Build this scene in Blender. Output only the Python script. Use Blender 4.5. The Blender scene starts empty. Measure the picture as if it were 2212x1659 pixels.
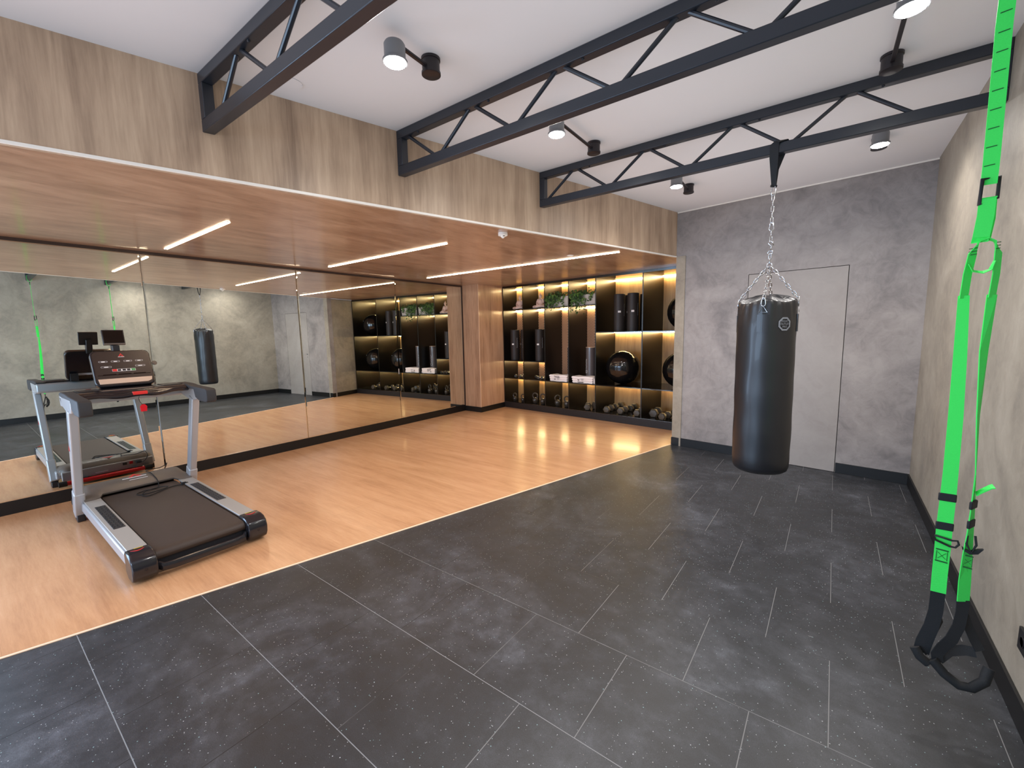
import bpy, bmesh, math, random
from mathutils import Vector, Matrix
random.seed(7)
PI = math.pi
scn = bpy.context.scene
COL = scn.collection

# ------------------------------------------------------------ room numbers (metres)
H = 2.951          # ceiling height
S = 2.415          # underside of the lowered timber ceiling
W = 6.377          # right wall
AF = math.tan(0.2557)
fx = lambda y: 2.619 + AF * y             # line of the timber fascia / floor change
by = lambda x: 6.114 - 0.1161 * x         # plastered back wall
CORN = (4.093, 5.639)                     # outer corner of back wall
Y0 = -3.6                                 # wall behind the camera
SH_O = Vector((0.406, 6.774, 0)); SH_A = -0.0953
SHU = Vector((math.cos(SH_A), math.sin(SH_A), 0)); SHN = Vector((-math.sin(SH_A), math.cos(SH_A), 0))
def shw(u, d, z): return SH_O + SHU * u + SHN * d + Vector((0, 0, z))

def srgb(r, g, b):
    f = lambda c: (c/255/12.92) if c/255 <= .04045 else ((c/255+.055)/1.055)**2.4
    return (f(r), f(g), f(b), 1)

# ------------------------------------------------------------ materials
def newmat(name):
    m = bpy.data.materials.new(name); m.use_nodes = True
    nt = m.node_tree; b = nt.nodes['Principled BSDF']
    return m, nt, b
def N(nt, t, **kw):
    n = nt.nodes.new(t)
    for k, v in kw.items():
        if k in n.inputs: n.inputs[k].default_value = v
        else: setattr(n, k, v)
    return n
def plain(name, col, rough=.5, metal=0, noise=0, bump=0, nscale=40, spec=None, coat=0):
    m, nt, b = newmat(name)
    b.inputs['Base Color'].default_value = col; b.inputs['Roughness'].default_value = rough
    b.inputs['Metallic'].default_value = metal
    if spec is not None: b.inputs['Specular IOR Level'].default_value = spec
    if coat: b.inputs['Coat Weight'].default_value = coat
    tc = N(nt, 'ShaderNodeTexCoord'); nz = N(nt, 'ShaderNodeTexNoise', Scale=nscale, Detail=4.)
    nt.links.new(tc.outputs['Object'], nz.inputs['Vector'])
    if noise:
        mx = N(nt, 'ShaderNodeMix', data_type='RGBA', blend_type='MIX')
        d = 1 - noise
        mx.inputs[6].default_value = (col[0]*d, col[1]*d, col[2]*d, 1)
        mx.inputs[7].default_value = (min(1, col[0]*(1+noise)), min(1, col[1]*(1+noise)), min(1, col[2]*(1+noise)), 1)
        nt.links.new(nz.outputs['Fac'], mx.inputs[0]); nt.links.new(mx.outputs[2], b.inputs['Base Color'])
    if bump:
        bp = N(nt, 'ShaderNodeBump', Strength=bump, Distance=.002)
        nt.links.new(nz.outputs['Fac'], bp.inputs['Height']); nt.links.new(bp.outputs[0], b.inputs['Normal'])
    return m
def emit(name, col, st):
    m, nt, b = newmat(name)
    b.inputs['Base Color'].default_value = (1, 1, 1, 1)
    b.inputs['Emission Color'].default_value = col; b.inputs['Emission Strength'].default_value = st
    return m
def ramp(nt, stops, src):
    r = nt.nodes.new('ShaderNodeValToRGB'); e = r.color_ramp.elements
    e[0].position, e[0].color = stops[0]; e[1].position, e[1].color = stops[-1]
    for p, c in stops[1:-1]:
        x = e.new(p); x.color = c
    nt.links.new(src, r.inputs[0]); return r
def mix(nt, fac, a, b_, mode='MIX'):
    mx = N(nt, 'ShaderNodeMix', data_type='RGBA', blend_type=mode)
    for i, v in ((0, fac), (6, a), (7, b_)):
        if hasattr(v, 'links') or hasattr(v, 'is_linked'): nt.links.new(v, mx.inputs[i])
        else: mx.inputs[i].default_value = v
    return mx.outputs[2]
def math_(nt, op, a, b_=None, c=None):
    n = N(nt, 'ShaderNodeMath', operation=op)
    for i, v in enumerate((a, b_, c)):
        if v is None: continue
        if hasattr(v, 'is_linked'): nt.links.new(v, n.inputs[i])
        else: n.inputs[i].default_value = v
    return n.outputs[0]
def wood(name, c_lo, c_mid, c_hi, axis, rough, coat=0, wide=1., bump=.15, rot=0, blot=.5, seams=None, ln=.7, fn=3.5):
    """fine straight grain running along `axis`"""
    m, nt, b = newmat(name)
    tc = N(nt, 'ShaderNodeTexCoord'); mp = N(nt, 'ShaderNodeMapping')
    sc = [9*wide, 9*wide, 9*wide]; sc[axis] = ln*wide
    mp.inputs['Scale'].default_value = sc; mp.inputs['Rotation'].default_value = (0, 0, rot)
    nt.links.new(tc.outputs['Object'], mp.inputs['Vector'])
    n1 = N(nt, 'ShaderNodeTexNoise', Scale=1., Detail=9., Roughness=.62, Distortion=.5)
    nt.links.new(mp.outputs[0], n1.inputs['Vector'])
    mp2 = N(nt, 'ShaderNodeMapping'); s2 = [60, 60, 60]; s2[axis] = fn; mp2.inputs['Scale'].default_value = s2
    mp2.inputs['Rotation'].default_value = (0, 0, rot)
    nt.links.new(tc.outputs['Object'], mp2.inputs['Vector'])
    n2 = N(nt, 'ShaderNodeTexNoise', Scale=1., Detail=5., Roughness=.7, Distortion=.2)
    nt.links.new(mp2.outputs[0], n2.inputs['Vector'])
    mp3 = N(nt, 'ShaderNodeMapping'); s3 = [2.2, 2.2, 2.2]; s3[axis] = .9; mp3.inputs['Scale'].default_value = s3
    nt.links.new(tc.outputs['Object'], mp3.inputs['Vector'])
    n3 = N(nt, 'ShaderNodeTexNoise', Scale=1., Detail=3., Distortion=1.2)
    nt.links.new(mp3.outputs[0], n3.inputs['Vector'])
    f = math_(nt, 'ADD', math_(nt, 'MULTIPLY', n1.outputs['Fac'], .5),
              math_(nt, 'ADD', math_(nt, 'MULTIPLY', n2.outputs['Fac'], .5-.3*blot), math_(nt, 'MULTIPLY', n3.outputs['Fac'], .3*blot+.0)))
    r = ramp(nt, [(.36, c_lo), (.5, c_mid), (.64, c_hi)], f)
    col = r.outputs[0]
    if seams:
        # board joints: x period, y period
        br = N(nt, 'ShaderNodeTexBrick', offset=.5, squash=1.)
        br.inputs['Scale'].default_value = 1; br.inputs['Mortar Size'].default_value = .0012
        br.inputs['Brick Width'].default_value = seams[0]; br.inputs['Row Height'].default_value = seams[1]
        br.inputs['Color1'].default_value = (1, 1, 1, 1); br.inputs['Color2'].default_value = (.93, .93, .93, 1)
        br.inputs['Mortar'].default_value = (.78, .78, .78, 1); br.inputs['Bias'].default_value = 0
        nt.links.new(tc.outputs['Object'], br.inputs['Vector'])
        col = mix(nt, .8, col, br.outputs['Color'], 'MULTIPLY')
    nt.links.new(col, b.inputs['Base Color'])
    b.inputs['Roughness'].default_value = rough
    if coat:
        b.inputs['Coat Weight'].default_value = coat; b.inputs['Coat Roughness'].default_value = .12
    bp = N(nt, 'ShaderNodeBump', Strength=bump, Distance=.001)
    nt.links.new(n2.outputs['Fac'], bp.inputs['Height']); nt.links.new(bp.outputs[0], b.inputs['Normal'])
    return m
def plaster(name, c1, c2, c3, sc=1.0, bump=.35):
    m, nt, b = newmat(name)
    tc = N(nt, 'ShaderNodeTexCoord')
    n1 = N(nt, 'ShaderNodeTexNoise', Scale=1.3*sc, Detail=8., Roughness=.6, Distortion=1.6)
    n2 = N(nt, 'ShaderNodeTexNoise', Scale=9.*sc, Detail=6., Roughness=.7, Distortion=1.1)
    n3 = N(nt, 'ShaderNodeTexNoise', Scale=70., Detail=3.)
    for n in (n1, n2, n3): nt.links.new(tc.outputs['Object'], n.inputs['Vector'])
    f = math_(nt, 'ADD', math_(nt, 'MULTIPLY', n1.outputs['Fac'], .62), math_(nt, 'MULTIPLY', n2.outputs['Fac'], .38))
    r = ramp(nt, [(.34, c1), (.5, c2), (.66, c3)], f)
    nt.links.new(r.outputs[0], b.inputs['Base Color'])
    b.inputs['Roughness'].default_value = .55; b.inputs['Specular IOR Level'].default_value = .35
    h = math_(nt, 'ADD', math_(nt, 'MULTIPLY', n2.outputs['Fac'], 1.), math_(nt, 'MULTIPLY', n3.outputs['Fac'], .12))
    bp = N(nt, 'ShaderNodeBump', Strength=bump, Distance=.006)
    nt.links.new(h, bp.inputs['Height']); nt.links.new(bp.outputs[0], b.inputs['Normal'])
    return m
def rubber_floor():
    m, nt, b = newmat('speckled_rubber_tiles')
    tc = N(nt, 'ShaderNodeTexCoord')
    mp = N(nt, 'ShaderNodeMapping'); mp.inputs['Location'].default_value = (-.224, -.245, 0)
    nt.links.new(tc.outputs['Object'], mp.inputs['Vector'])
    br = N(nt, 'ShaderNodeTexBrick', offset=.5, offset_frequency=2, squash=1.)
    for k, v in (('Scale', 1.), ('Mortar Size', .0019), ('Mortar Smooth', .3), ('Brick Width', .507), ('Row Height', .507), ('Bias', 0.)):
        br.inputs[k].default_value = v
    br.inputs['Color1'].default_value = (.9, .9, .9, 1); br.inputs['Color2'].default_value = (1.08, 1.08, 1.08, 1)
    nt.links.new(mp.outputs[0], br.inputs['Vector'])
    n1 = N(nt, 'ShaderNodeTexNoise', Scale=1.6, Detail=9., Roughness=.68, Distortion=.8)
    n2 = N(nt, 'ShaderNodeTexNoise', Scale=9., Detail=8., Roughness=.75)
    n4 = N(nt, 'ShaderNodeTexNoise', Scale=260., Detail=2.)
    for n in (n1, n2, n4): nt.links.new(tc.outputs['Object'], n.inputs['Vector'])
    f = math_(nt, 'ADD', math_(nt, 'MULTIPLY', n1.outputs['Fac'], .6), math_(nt, 'MULTIPLY', n2.outputs['Fac'], .4))
    r = ramp(nt, [(.36, srgb(29, 30, 32)), (.49, srgb(38, 40, 44)), (.58, srgb(54, 56, 61)), (.70, srgb(86, 89, 97))], f)
    col = mix(nt, 1., r.outputs[0], br.outputs['Color'], 'MULTIPLY')
    g = ramp(nt, [(.35, (.75, .75, .75, 1)), (.65, (1.25, 1.25, 1.25, 1))], n4.outputs['Fac'])
    col = mix(nt, 1., col, g.outputs[0], 'MULTIPLY')
    # EPDM flecks
    vo = N(nt, 'ShaderNodeTexVoronoi', Scale=76.); nt.links.new(tc.outputs['Object'], vo.inputs['Vector'])
    sep = N(nt, 'ShaderNodeSeparateColor'); nt.links.new(vo.outputs['Color'], sep.inputs[0])
    thr = math_(nt, 'MULTIPLY', math_(nt, 'GREATER_THAN', sep.outputs[0], .25), math_(nt, 'ADD', math_(nt, 'MULTIPLY', sep.outputs[1], .13), .03))
    fl = math_(nt, 'LESS_THAN', vo.outputs['Distance'], thr)
    fc = ramp(nt, [(0., srgb(190, 195, 200)), (.55, srgb(170, 178, 180)), (.8, srgb(195, 140, 115)), (1., srgb(140, 185, 190))], sep.outputs[2])
    col = mix(nt, math_(nt, 'MULTIPLY', fl, .75), col, fc.outputs[0])
    # joints: pale to dark by floor position, light on the seams painted in
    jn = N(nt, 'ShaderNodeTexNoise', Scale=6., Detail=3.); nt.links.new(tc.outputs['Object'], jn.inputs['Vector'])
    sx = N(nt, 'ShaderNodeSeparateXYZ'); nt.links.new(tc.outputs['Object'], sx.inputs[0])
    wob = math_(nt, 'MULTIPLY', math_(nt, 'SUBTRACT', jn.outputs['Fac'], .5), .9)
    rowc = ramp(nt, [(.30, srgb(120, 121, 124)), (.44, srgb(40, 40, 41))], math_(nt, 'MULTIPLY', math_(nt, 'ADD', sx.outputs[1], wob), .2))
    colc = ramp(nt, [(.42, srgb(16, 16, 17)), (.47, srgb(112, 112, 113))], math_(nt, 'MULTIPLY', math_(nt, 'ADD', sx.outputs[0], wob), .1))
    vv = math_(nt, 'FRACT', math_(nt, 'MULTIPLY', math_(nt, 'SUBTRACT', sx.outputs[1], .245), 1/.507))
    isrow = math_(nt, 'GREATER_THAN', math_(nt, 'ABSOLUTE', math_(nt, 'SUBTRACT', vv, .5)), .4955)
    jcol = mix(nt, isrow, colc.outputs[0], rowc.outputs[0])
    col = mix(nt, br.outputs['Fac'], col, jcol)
    nt.links.new(col, b.inputs['Base Color'])
    b.inputs['Roughness'].default_value = .42; b.inputs['Specular IOR Level'].default_value = .6
    hgt = math_(nt, 'SUBTRACT', math_(nt, 'ADD', math_(nt, 'MULTIPLY', n2.outputs['Fac'], .3), math_(nt, 'MULTIPLY', n4.outputs['Fac'], .15)), br.outputs['Fac'])
    bp = N(nt, 'ShaderNodeBump', Strength=.5, Distance=.002)
    nt.links.new(hgt, bp.inputs['Height']); nt.links.new(bp.outputs[0], b.inputs['Normal'])
    return m
def mesh_pattern():
    """expanded-metal lattice in front of timber"""
    m, nt, b = newmat('expanded_lattice')
    tc = N(nt, 'ShaderNodeTexCoord'); sp = N(nt, 'ShaderNodeSeparateXYZ')
    nt.links.new(tc.outputs['Object'], sp.inputs[0])
    a = math_(nt, 'ADD', math_(nt, 'MULTIPLY', sp.outputs[0], 34), math_(nt, 'MULTIPLY', sp.outputs[2], 20))
    c = math_(nt, 'SUBTRACT', math_(nt, 'MULTIPLY', sp.outputs[0], 34), math_(nt, 'MULTIPLY', sp.outputs[2], 20))
    fa = math_(nt, 'ABSOLUTE', math_(nt, 'SUBTRACT', math_(nt, 'FRACT', a), .5))
    fb = math_(nt, 'ABSOLUTE', math_(nt, 'SUBTRACT', math_(nt, 'FRACT', c), .5))
    k = math_(nt, 'LESS_THAN', math_(nt, 'MAXIMUM', fa, fb), .37)
    col = mix(nt, k, srgb(205, 165, 130), srgb(120, 78, 55))
    nt.links.new(col, b.inputs['Base Color']); b.inputs['Roughness'].default_value = .5
    return m

M = {}
M['ceiling'] = plain('white_paint', srgb(214, 212, 216), .7, noise=.02, nscale=3)
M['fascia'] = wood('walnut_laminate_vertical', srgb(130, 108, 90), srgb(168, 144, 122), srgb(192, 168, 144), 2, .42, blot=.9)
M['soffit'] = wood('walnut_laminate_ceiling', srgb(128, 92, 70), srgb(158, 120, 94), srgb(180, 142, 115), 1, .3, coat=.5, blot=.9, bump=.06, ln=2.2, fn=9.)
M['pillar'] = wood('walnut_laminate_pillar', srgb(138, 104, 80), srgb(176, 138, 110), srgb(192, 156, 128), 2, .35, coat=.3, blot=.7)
M['floor'] = wood('oak_vinyl', srgb(172, 126, 92), srgb(190, 143, 105), srgb(201, 156, 118), 0, .26, coat=.25, blot=.7, bump=.08, seams=(1.22, .61), ln=.9, fn=6.)
M['panelwood'] = wood('lit_shelf_timber', srgb(160, 118, 74), srgb(188, 148, 98), srgb(204, 166, 116), 2, .45, blot=.5)
M['plaster'] = plaster('grey_plaster', srgb(112, 107, 107), srgb(136, 130, 129), srgb(152, 146, 144))
M['plaster_r'] = plaster('grey_plaster_right', srgb(122, 115, 106), srgb(142, 134, 122), srgb(156, 148, 136), bump=.25)
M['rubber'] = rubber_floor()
M['lattice'] = mesh_pattern()
M['black_base'] = plain('black_skirting', srgb(15, 15, 16), .45)
M['dark_trim'] = plain('dark_bronze_trim', srgb(52, 40, 36), .4, noise=.1)
M['white_trim'] = plain('white_trim', srgb(225, 220, 214), .4)
M['cream_trim'] = plain('pale_edge_trim', srgb(228, 196, 168), .4)
M['steel'] = plain('black_steel', srgb(34, 38, 46), .33, noise=.1, nscale=8, spec=.6)
M['lamp_black'] = plain('lamp_black', srgb(30, 26, 30), .4)
M['lamp_grey'] = plain('lamp_grey', srgb(120, 122, 126), .35, metal=.4)
M['mirror'] = plain('mirror_glass', (.90, .925, .87, 1), .0, metal=1)
M['leather'] = plain('black_vinyl', srgb(20, 21, 26), .40, bump=.1, nscale=14, spec=.75, coat=.12)
M['webbing'] = plain('black_webbing', srgb(26, 28, 32), .7, bump=.4, nscale=400)
M['chrome'] = plain('zinc_chain', srgb(215, 216, 220), .22, metal=1)
M['green'] = plain('green_webbing', srgb(58, 222, 92), .6, noise=.06, nscale=300, bump=.3)
M['stitch'] = plain('dark_green_stitch', srgb(20, 84, 40), .7)
M['foam'] = plain('black_foam', srgb(24, 25, 27), .8, bump=.4, nscale=200)
M['silver'] = plain('silver_paint', srgb(174, 177, 182), .32, metal=.35)
M['silver_rail'] = plain('silver_rail', srgb(162, 157, 152), .4, metal=.3)
M['tm_black'] = plain('treadmill_plastic', srgb(38, 38, 42), .35, spec=.5)
M['tm_gloss'] = plain('treadmill_gloss', srgb(30, 30, 35), .18, spec=.6)
M['hood'] = plain('hood_plastic', srgb(92, 84, 78), .38)
M['belt'] = plain('belt_rubber', srgb(56, 46, 41), .55, bump=.3, nscale=350)
M['grip'] = plain('grip_rubber', srgb(50, 50, 52), .65)
M['red'] = plain('red_paint', srgb(196, 24, 38), .3)
M['red_lbl'] = plain('red_logo', srgb(205, 50, 48), .45)
M['yellow'] = plain('yellow_print', srgb(210, 180, 60), .5)
M['green_key'] = plain('green_key', srgb(60, 150, 80), .5)
M['white_print'] = plain('white_print', srgb(225, 225, 228), .5)
M['grey_print'] = plain('grey_print', srgb(140, 143, 150), .4)
M['dark_print'] = plain('dark_print', srgb(52, 42, 44), .6)
M['console'] = plain('console_face', srgb(52, 44, 42), .3)
M['tray'] = plain('console_tray', srgb(205, 180, 160), .35)
M['screen'] = plain('screen_glass', srgb(12, 10, 12), .08)
M['shelf_black'] = plain('black_laminate', srgb(15, 13, 12), .3, spec=.6)
M['board_gloss'] = plain('black_gloss_board', srgb(15, 13, 12), .1, spec=1.)
M['shelf_edge'] = plain('black_laminate_edge', srgb(30, 27, 28), .5)
M['roller'] = plain('black_roll', srgb(42, 38, 38), .5, noise=.1, nscale=20)
M['grey_roll'] = plain('grey_roll', srgb(88, 82, 84), .25, coat=.6)
M['ball'] = plain('black_ball', srgb(16, 15, 16), .13, spec=.7)
M['iron'] = plain('black_iron', srgb(56, 51, 46), .3, spec=.7)
M['hex_rubber'] = plain('hex_rubber', srgb(70, 64, 56), .42)
M['towel'] = plain('white_towel', srgb(226, 218, 218), .9, bump=.8, nscale=160)
M['statue'] = plain('cream_resin', srgb(225, 195, 182), .55)
M['planter'] = plain('pale_planter', srgb(176, 172, 170), .5)
def leafm():
    m, nt, b = newmat('ivy_leaf')
    g = N(nt, 'ShaderNodeObjectInfo'); tc = N(nt, 'ShaderNodeTexCoord')
    nz = N(nt, 'ShaderNodeTexNoise', Scale=18., Detail=2.); nt.links.new(tc.outputs['Object'], nz.inputs['Vector'])
    r = ramp(nt, [(.35, srgb(28, 52, 26)), (.52, srgb(48, 84, 38)), (.66, srgb(96, 130, 62))], nz.outputs['Fac'])
    nt.links.new(r.outputs[0], b.inputs['Base Color']); b.inputs['Roughness'].default_value = .4
    return m
M['leaf'] = leafm()
M['led_cool'] = emit('ceiling_led', (1, .74, .50, 1), 29)
M['led_warm'] = emit('shelf_led', (1, .75, .36, 1), 46)
M['lamp_emit'] = emit('spot_disc', (1, .97, .93, 1), 90)
M['socket'] = plain('black_socket', srgb(20, 20, 22), .3)
M['door'] = plaster('door_paint', srgb(138, 131, 129), srgb(146, 140, 137), srgb(152, 146, 143), bump=.1)
M['gap'] = plain('shadow_gap', srgb(40, 38, 38), .8)

# ------------------------------------------------------------ mesh builder
class MB:
    def __init__(s, off=(0, 0, 0)):
        s.bm = bmesh.new(); s.off = Vector(off)
    def v(s, p): return s.bm.verts.new(Vector(p) - s.off)
    def f(s, vs):
        try: return s.bm.faces.new(vs)
        except ValueError: return None
    def hexa(s, p):
        v = [s.v(q) for q in p]
        for q in ((0, 3, 2, 1), (4, 5, 6, 7), (0, 1, 5, 4), (1, 2, 6, 5), (2, 3, 7, 6), (3, 0, 4, 7)): s.f([v[i] for i in q])
        return s
    def box(s, x0, x1, y0, y1, z0, z1):
        return s.hexa([(x0, y0, z0), (x1, y0, z0), (x1, y1, z0), (x0, y1, z0), (x0, y0, z1), (x1, y0, z1), (x1, y1, z1), (x0, y1, z1)])
    def obox(s, c, X, Y, Z, hx, hy, hz):
        c, X, Y, Z = map(Vector, (c, X, Y, Z)); X = X.normalized()*hx; Y = Y.normalized()*hy; Z = Z.normalized()*hz
        return s.hexa([c-X-Y-Z, c+X-Y-Z, c+X+Y-Z, c-X+Y-Z, c-X-Y+Z, c+X-Y+Z, c+X+Y+Z, c-X+Y+Z])
    def bar(s, a, b, up, w, h):
        a, b, up = Vector(a), Vector(b), Vector(up); d = (b-a); L = d.length; d.normalize()
        Y = up.cross(d).normalized(); Z = d.cross(Y)
        return s.obox((a+b)/2, d, Y, Z, L/2, w/2, h/2)
    def poly(s, pts, z0, z1):          # horizontal polygon extruded in z (counter-clockwise)
        a = [s.v((p[0], p[1], z0)) for p in pts]; b = [s.v((p[0], p[1], z1)) for p in pts]
        s.f(a[::-1]); s.f(b); n = len(pts)
        for i in range(n): s.f([a[i], a[(i+1) % n], b[(i+1) % n], b[i]])
        return s
    def prism(s, pts, fn, h0, h1):     # 2-d outline mapped by fn(a,b,h)
        a = [s.v(fn(p[0], p[1], h0)) for p in pts]; b = [s.v(fn(p[0], p[1], h1)) for p in pts]
        s.f(a[::-1]); s.f(b); n = len(pts)
        for i in range(n): s.f([a[i], a[(i+1) % n], b[(i+1) % n], b[i]])
        return s
    def wall(s, a, b, z0, z1, t):      # vertical slab from a to b, thickness t to the left of a->b
        a = Vector((a[0], a[1])); b = Vector((b[0], b[1])); d = (b-a).normalized(); n = Vector((-d.y, d.x))*t
        p = [a, b, b+n, a+n]
        if t < 0: p = p[::-1]
        return s.poly([(q.x, q.y) for q in p], z0, z1)
    def tube(s, pts, r, seg=8, closed=False, ry=None, up=None, caps=True):
        pts = [Vector(p) for p in pts]; n = len(pts)
        rs = r if isinstance(r, (list, tuple)) else [r]*n
        rings = []; prev = None
        for i, p in enumerate(pts):
            if closed: t = (pts[(i+1) % n]-pts[i-1])
            else: t = pts[min(i+1, n-1)]-pts[max(i-1, 0)]
            t.normalize()
            if up is not None: X = Vector(up) - t*Vector(up).dot(t)
            elif prev is None:
                X = t.orthogonal()
            else: X = prev - t*prev.dot(t)
            if X.length < 1e-6: X = t.orthogonal()
            X.normalize(); prev = X; Y = t.cross(X)
            b2 = ry if ry is not None else None
            ring = [s.v(p + X*(rs[i]*math.cos(2*PI*k/seg)) + Y*((b2 if b2 is not None else rs[i])*math.sin(2*PI*k/seg))) for k in range(seg)]
            rings.append(ring)
        m = n if closed else n-1
        for i in range(m):
            A, B = rings[i], rings[(i+1) % n]
            for k in range(seg): s.f([A[k], A[(k+1) % seg], B[(k+1) % seg], B[k]])
        if not closed and caps: s.f(rings[0][::-1]); s.f(rings[-1])
        return s
    def cyl(s, a, b, r, seg=16): return s.tube([a, b], r, seg)
    def lathe(s, prof, c, axis=(0, 0, 1), seg=32, warp=None):
        c = Vector(c); A = Vector(axis).normalized(); X = A.orthogonal().normalized()
        if abs(A.z) > .99: X = Vector((1, 0, 0))
        Y = A.cross(X); rings = []
        for r, z in prof:
            if r < 1e-6: rings.append([s.v(c+A*z)]); continue
            ring = []
            for k in range(seg):
                t = 2*PI*k/seg; rr, zz = (r, z) if warp is None else warp(r, z, t)
                ring.append(s.v(c + A*zz + (X*math.cos(t)+Y*math.sin(t))*rr))
            rings.append(ring)
        for A_, B_ in zip(rings, rings[1:]):
            if len(A_) == 1 and len(B_) == 1: continue
            for k in range(seg):
                k2 = (k+1) % seg
                if len(A_) == 1: s.f([A_[0], B_[k2], B_[k]])
                elif len(B_) == 1: s.f([A_[k], A_[k2], B_[0]])
                else: s.f([A_[k], A_[k2], B_[k2], B_[k]])
        if len(rings[0]) > 1: s.f(rings[0][::-1])
        if len(rings[-1]) > 1: s.f(rings[-1])
        return s
    def sphere(s, c, r, seg=24, sq=(1, 1, 1)):
        m = max(6, seg//2)
        pr = [(math.sin(PI*i/m), -math.cos(PI*i/m)) for i in range(m+1)]
        c = Vector(c); rings = []
        for a, z in pr:
            if a < 1e-6: rings.append([s.v(c+Vector((0, 0, z*r*sq[2])))]); continue
            rings.append([s.v(c+Vector((a*math.cos(2*PI*k/seg)*r*sq[0], a*math.sin(2*PI*k/seg)*r*sq[1], z*r*sq[2]))) for k in range(seg)])
        for A_, B_ in zip(rings, rings[1:]):
            for k in range(seg):
                k2 = (k+1) % seg
                if len(A_) == 1: s.f([A_[0], B_[k2], B_[k]])
                elif len(B_) == 1: s.f([A_[k], A_[k2], B_[0]])
                else: s.f([A_[k], A_[k2], B_[k2], B_[k]])
        return s
    def ribbon(s, pts, wd, w, t=.002, closed=False):
        """flat webbing: wd = width direction (one or per point), w = width (one or per point)"""
        pts = [Vector(p) for p in pts]; n = len(pts)
        wd = [Vector(wd)]*n if not isinstance(wd, list) else [Vector(q) for q in wd]
        ws = w if isinstance(w, list) else [w]*n
        rings = []
        for i, p in enumerate(pts):
            if closed: tg = pts[(i+1) % n]-pts[i-1]
            else: tg = pts[min(i+1, n-1)]-pts[max(i-1, 0)]
            tg.normalize(); X = (wd[i]-tg*wd[i].dot(tg)).normalized(); nn = tg.cross(X)
            X = X*ws[i]/2; nn = nn*t/2
            rings.append([s.v(p-X-nn), s.v(p+X-nn), s.v(p+X+nn), s.v(p-X+nn)])
        m = n if closed else n-1
        for i in range(m):
            A, B = rings[i], rings[(i+1) % n]
            for k in range(4): s.f([A[k], A[(k+1) % 4], B[(k+1) % 4], B[k]])
        if not closed: s.f(rings[0][::-1]); s.f(rings[-1])
        return s
    def link(s, c, d, side, L=.042, w=.026, r=.0033):
        """one chain link centred at c, long axis d, in the plane (d, side)"""
        c, d, side = Vector(c), Vector(d).normalized(), Vector(side); side = (side-d*side.dot(d)).normalized()
        a = L/2-w/2; R = w/2-r; pts = []
        for k in range(7): t = -PI/2+PI*k/6; pts.append(c+d*(a+R*math.cos(t))+side*(R*math.sin(t)))
        for k in range(7): t = PI/2+PI*k/6; pts.append(c+d*(-a+R*math.cos(t))+side*(R*math.sin(t)))
        return s.tube(pts, r, 6, closed=True)
    def chain(s, a, b, side, L=.042, w=.024, r=.0033, pitch=.033):
        a, b = Vector(a), Vector(b); d = b-a; n = max(1, round(d.length/pitch)); d.normalize()
        side = Vector(side); side = (side-d*side.dot(d)).normalized(); s2 = d.cross(side)
        for i in range(n): s.link(a.lerp(b, (i+.5)/n), d, side if i % 2 == 0 else s2, L, w, r)
        return s
    def build(s, name, mat, parent=None, smooth=False, bevel=0, bseg=2, angle=.6, local=False):
        bmesh.ops.recalc_face_normals(s.bm, faces=s.bm.faces)
        me = bpy.data.meshes.new(name); s.bm.to_mesh(me); s.bm.free()
        me.materials.append(mat)
        o = bpy.data.objects.new(name, me); COL.objects.link(o)
        if parent is not None: o.parent = parent
        else: o.location = s.off
        if smooth:
            for p in me.polygons: p.use_smooth = True
            me.set_sharp_from_angle(angle=angle)
        if bevel:
            md = o.modifiers.new('bevel', 'BEVEL'); md.width = bevel; md.segments = bseg; md.limit_method = 'ANGLE'; md.angle_limit = .6
            for p in me.polygons: p.use_smooth = True
            md.harden_normals = False
            me.set_sharp_from_angle(angle=1.2)
        return o

def tag(o, label, cat, group=None):
    o['label'] = label; o['category'] = cat
    if group: o['group'] = group
    return o
def struct(o):
    o['kind'] = 'structure'; return o
def thing(name, label, cat, loc=(0, 0, 0), rz=0, group=None):
    o = bpy.data.objects.new(name, None); COL.objects.link(o); o.empty_display_size = .1
    o.location = loc; o.rotation_euler = (0, 0, rz)
    return tag(o, label, cat, group)
def copy_tree(o, parent=None):
    c = o.copy(); COL.objects.link(c); c.parent = parent
    for ch in [k for k in COL.objects if k.parent == o]: copy_tree(ch, c)
    return c
def text_mesh(name, txt, size, mat, parent, mw, ext=.0006, align='CENTER', bold=0):
    """lettering as a mesh; mw = 4x4 placement inside the parent"""
    cu = bpy.data.curves.new(name, 'FONT'); cu.body = txt; cu.size = size; cu.align_x = align; cu.align_y = 'CENTER'; cu.extrude = ext; cu.offset = bold
    t = bpy.data.objects.new(name+'_t', cu); COL.objects.link(t)
    bpy.context.view_layer.update()
    dg = bpy.context.evaluated_depsgraph_get()
    me = bpy.data.meshes.new_from_object(t.evaluated_get(dg)); me.transform(mw)
    bpy.data.objects.remove(t)
    me.materials.clear(); me.materials.append(mat)
    o = bpy.data.objects.new(name, me); COL.objects.link(o); o.parent = parent
    return o
def frame(c, X, Y, Z):
    m = Matrix.Identity(4)
    for i, a in enumerate((X, Y, Z)): m.col[i][:3] = Vector(a).normalized()
    m.col[3][:3] = Vector(c); return m

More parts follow.
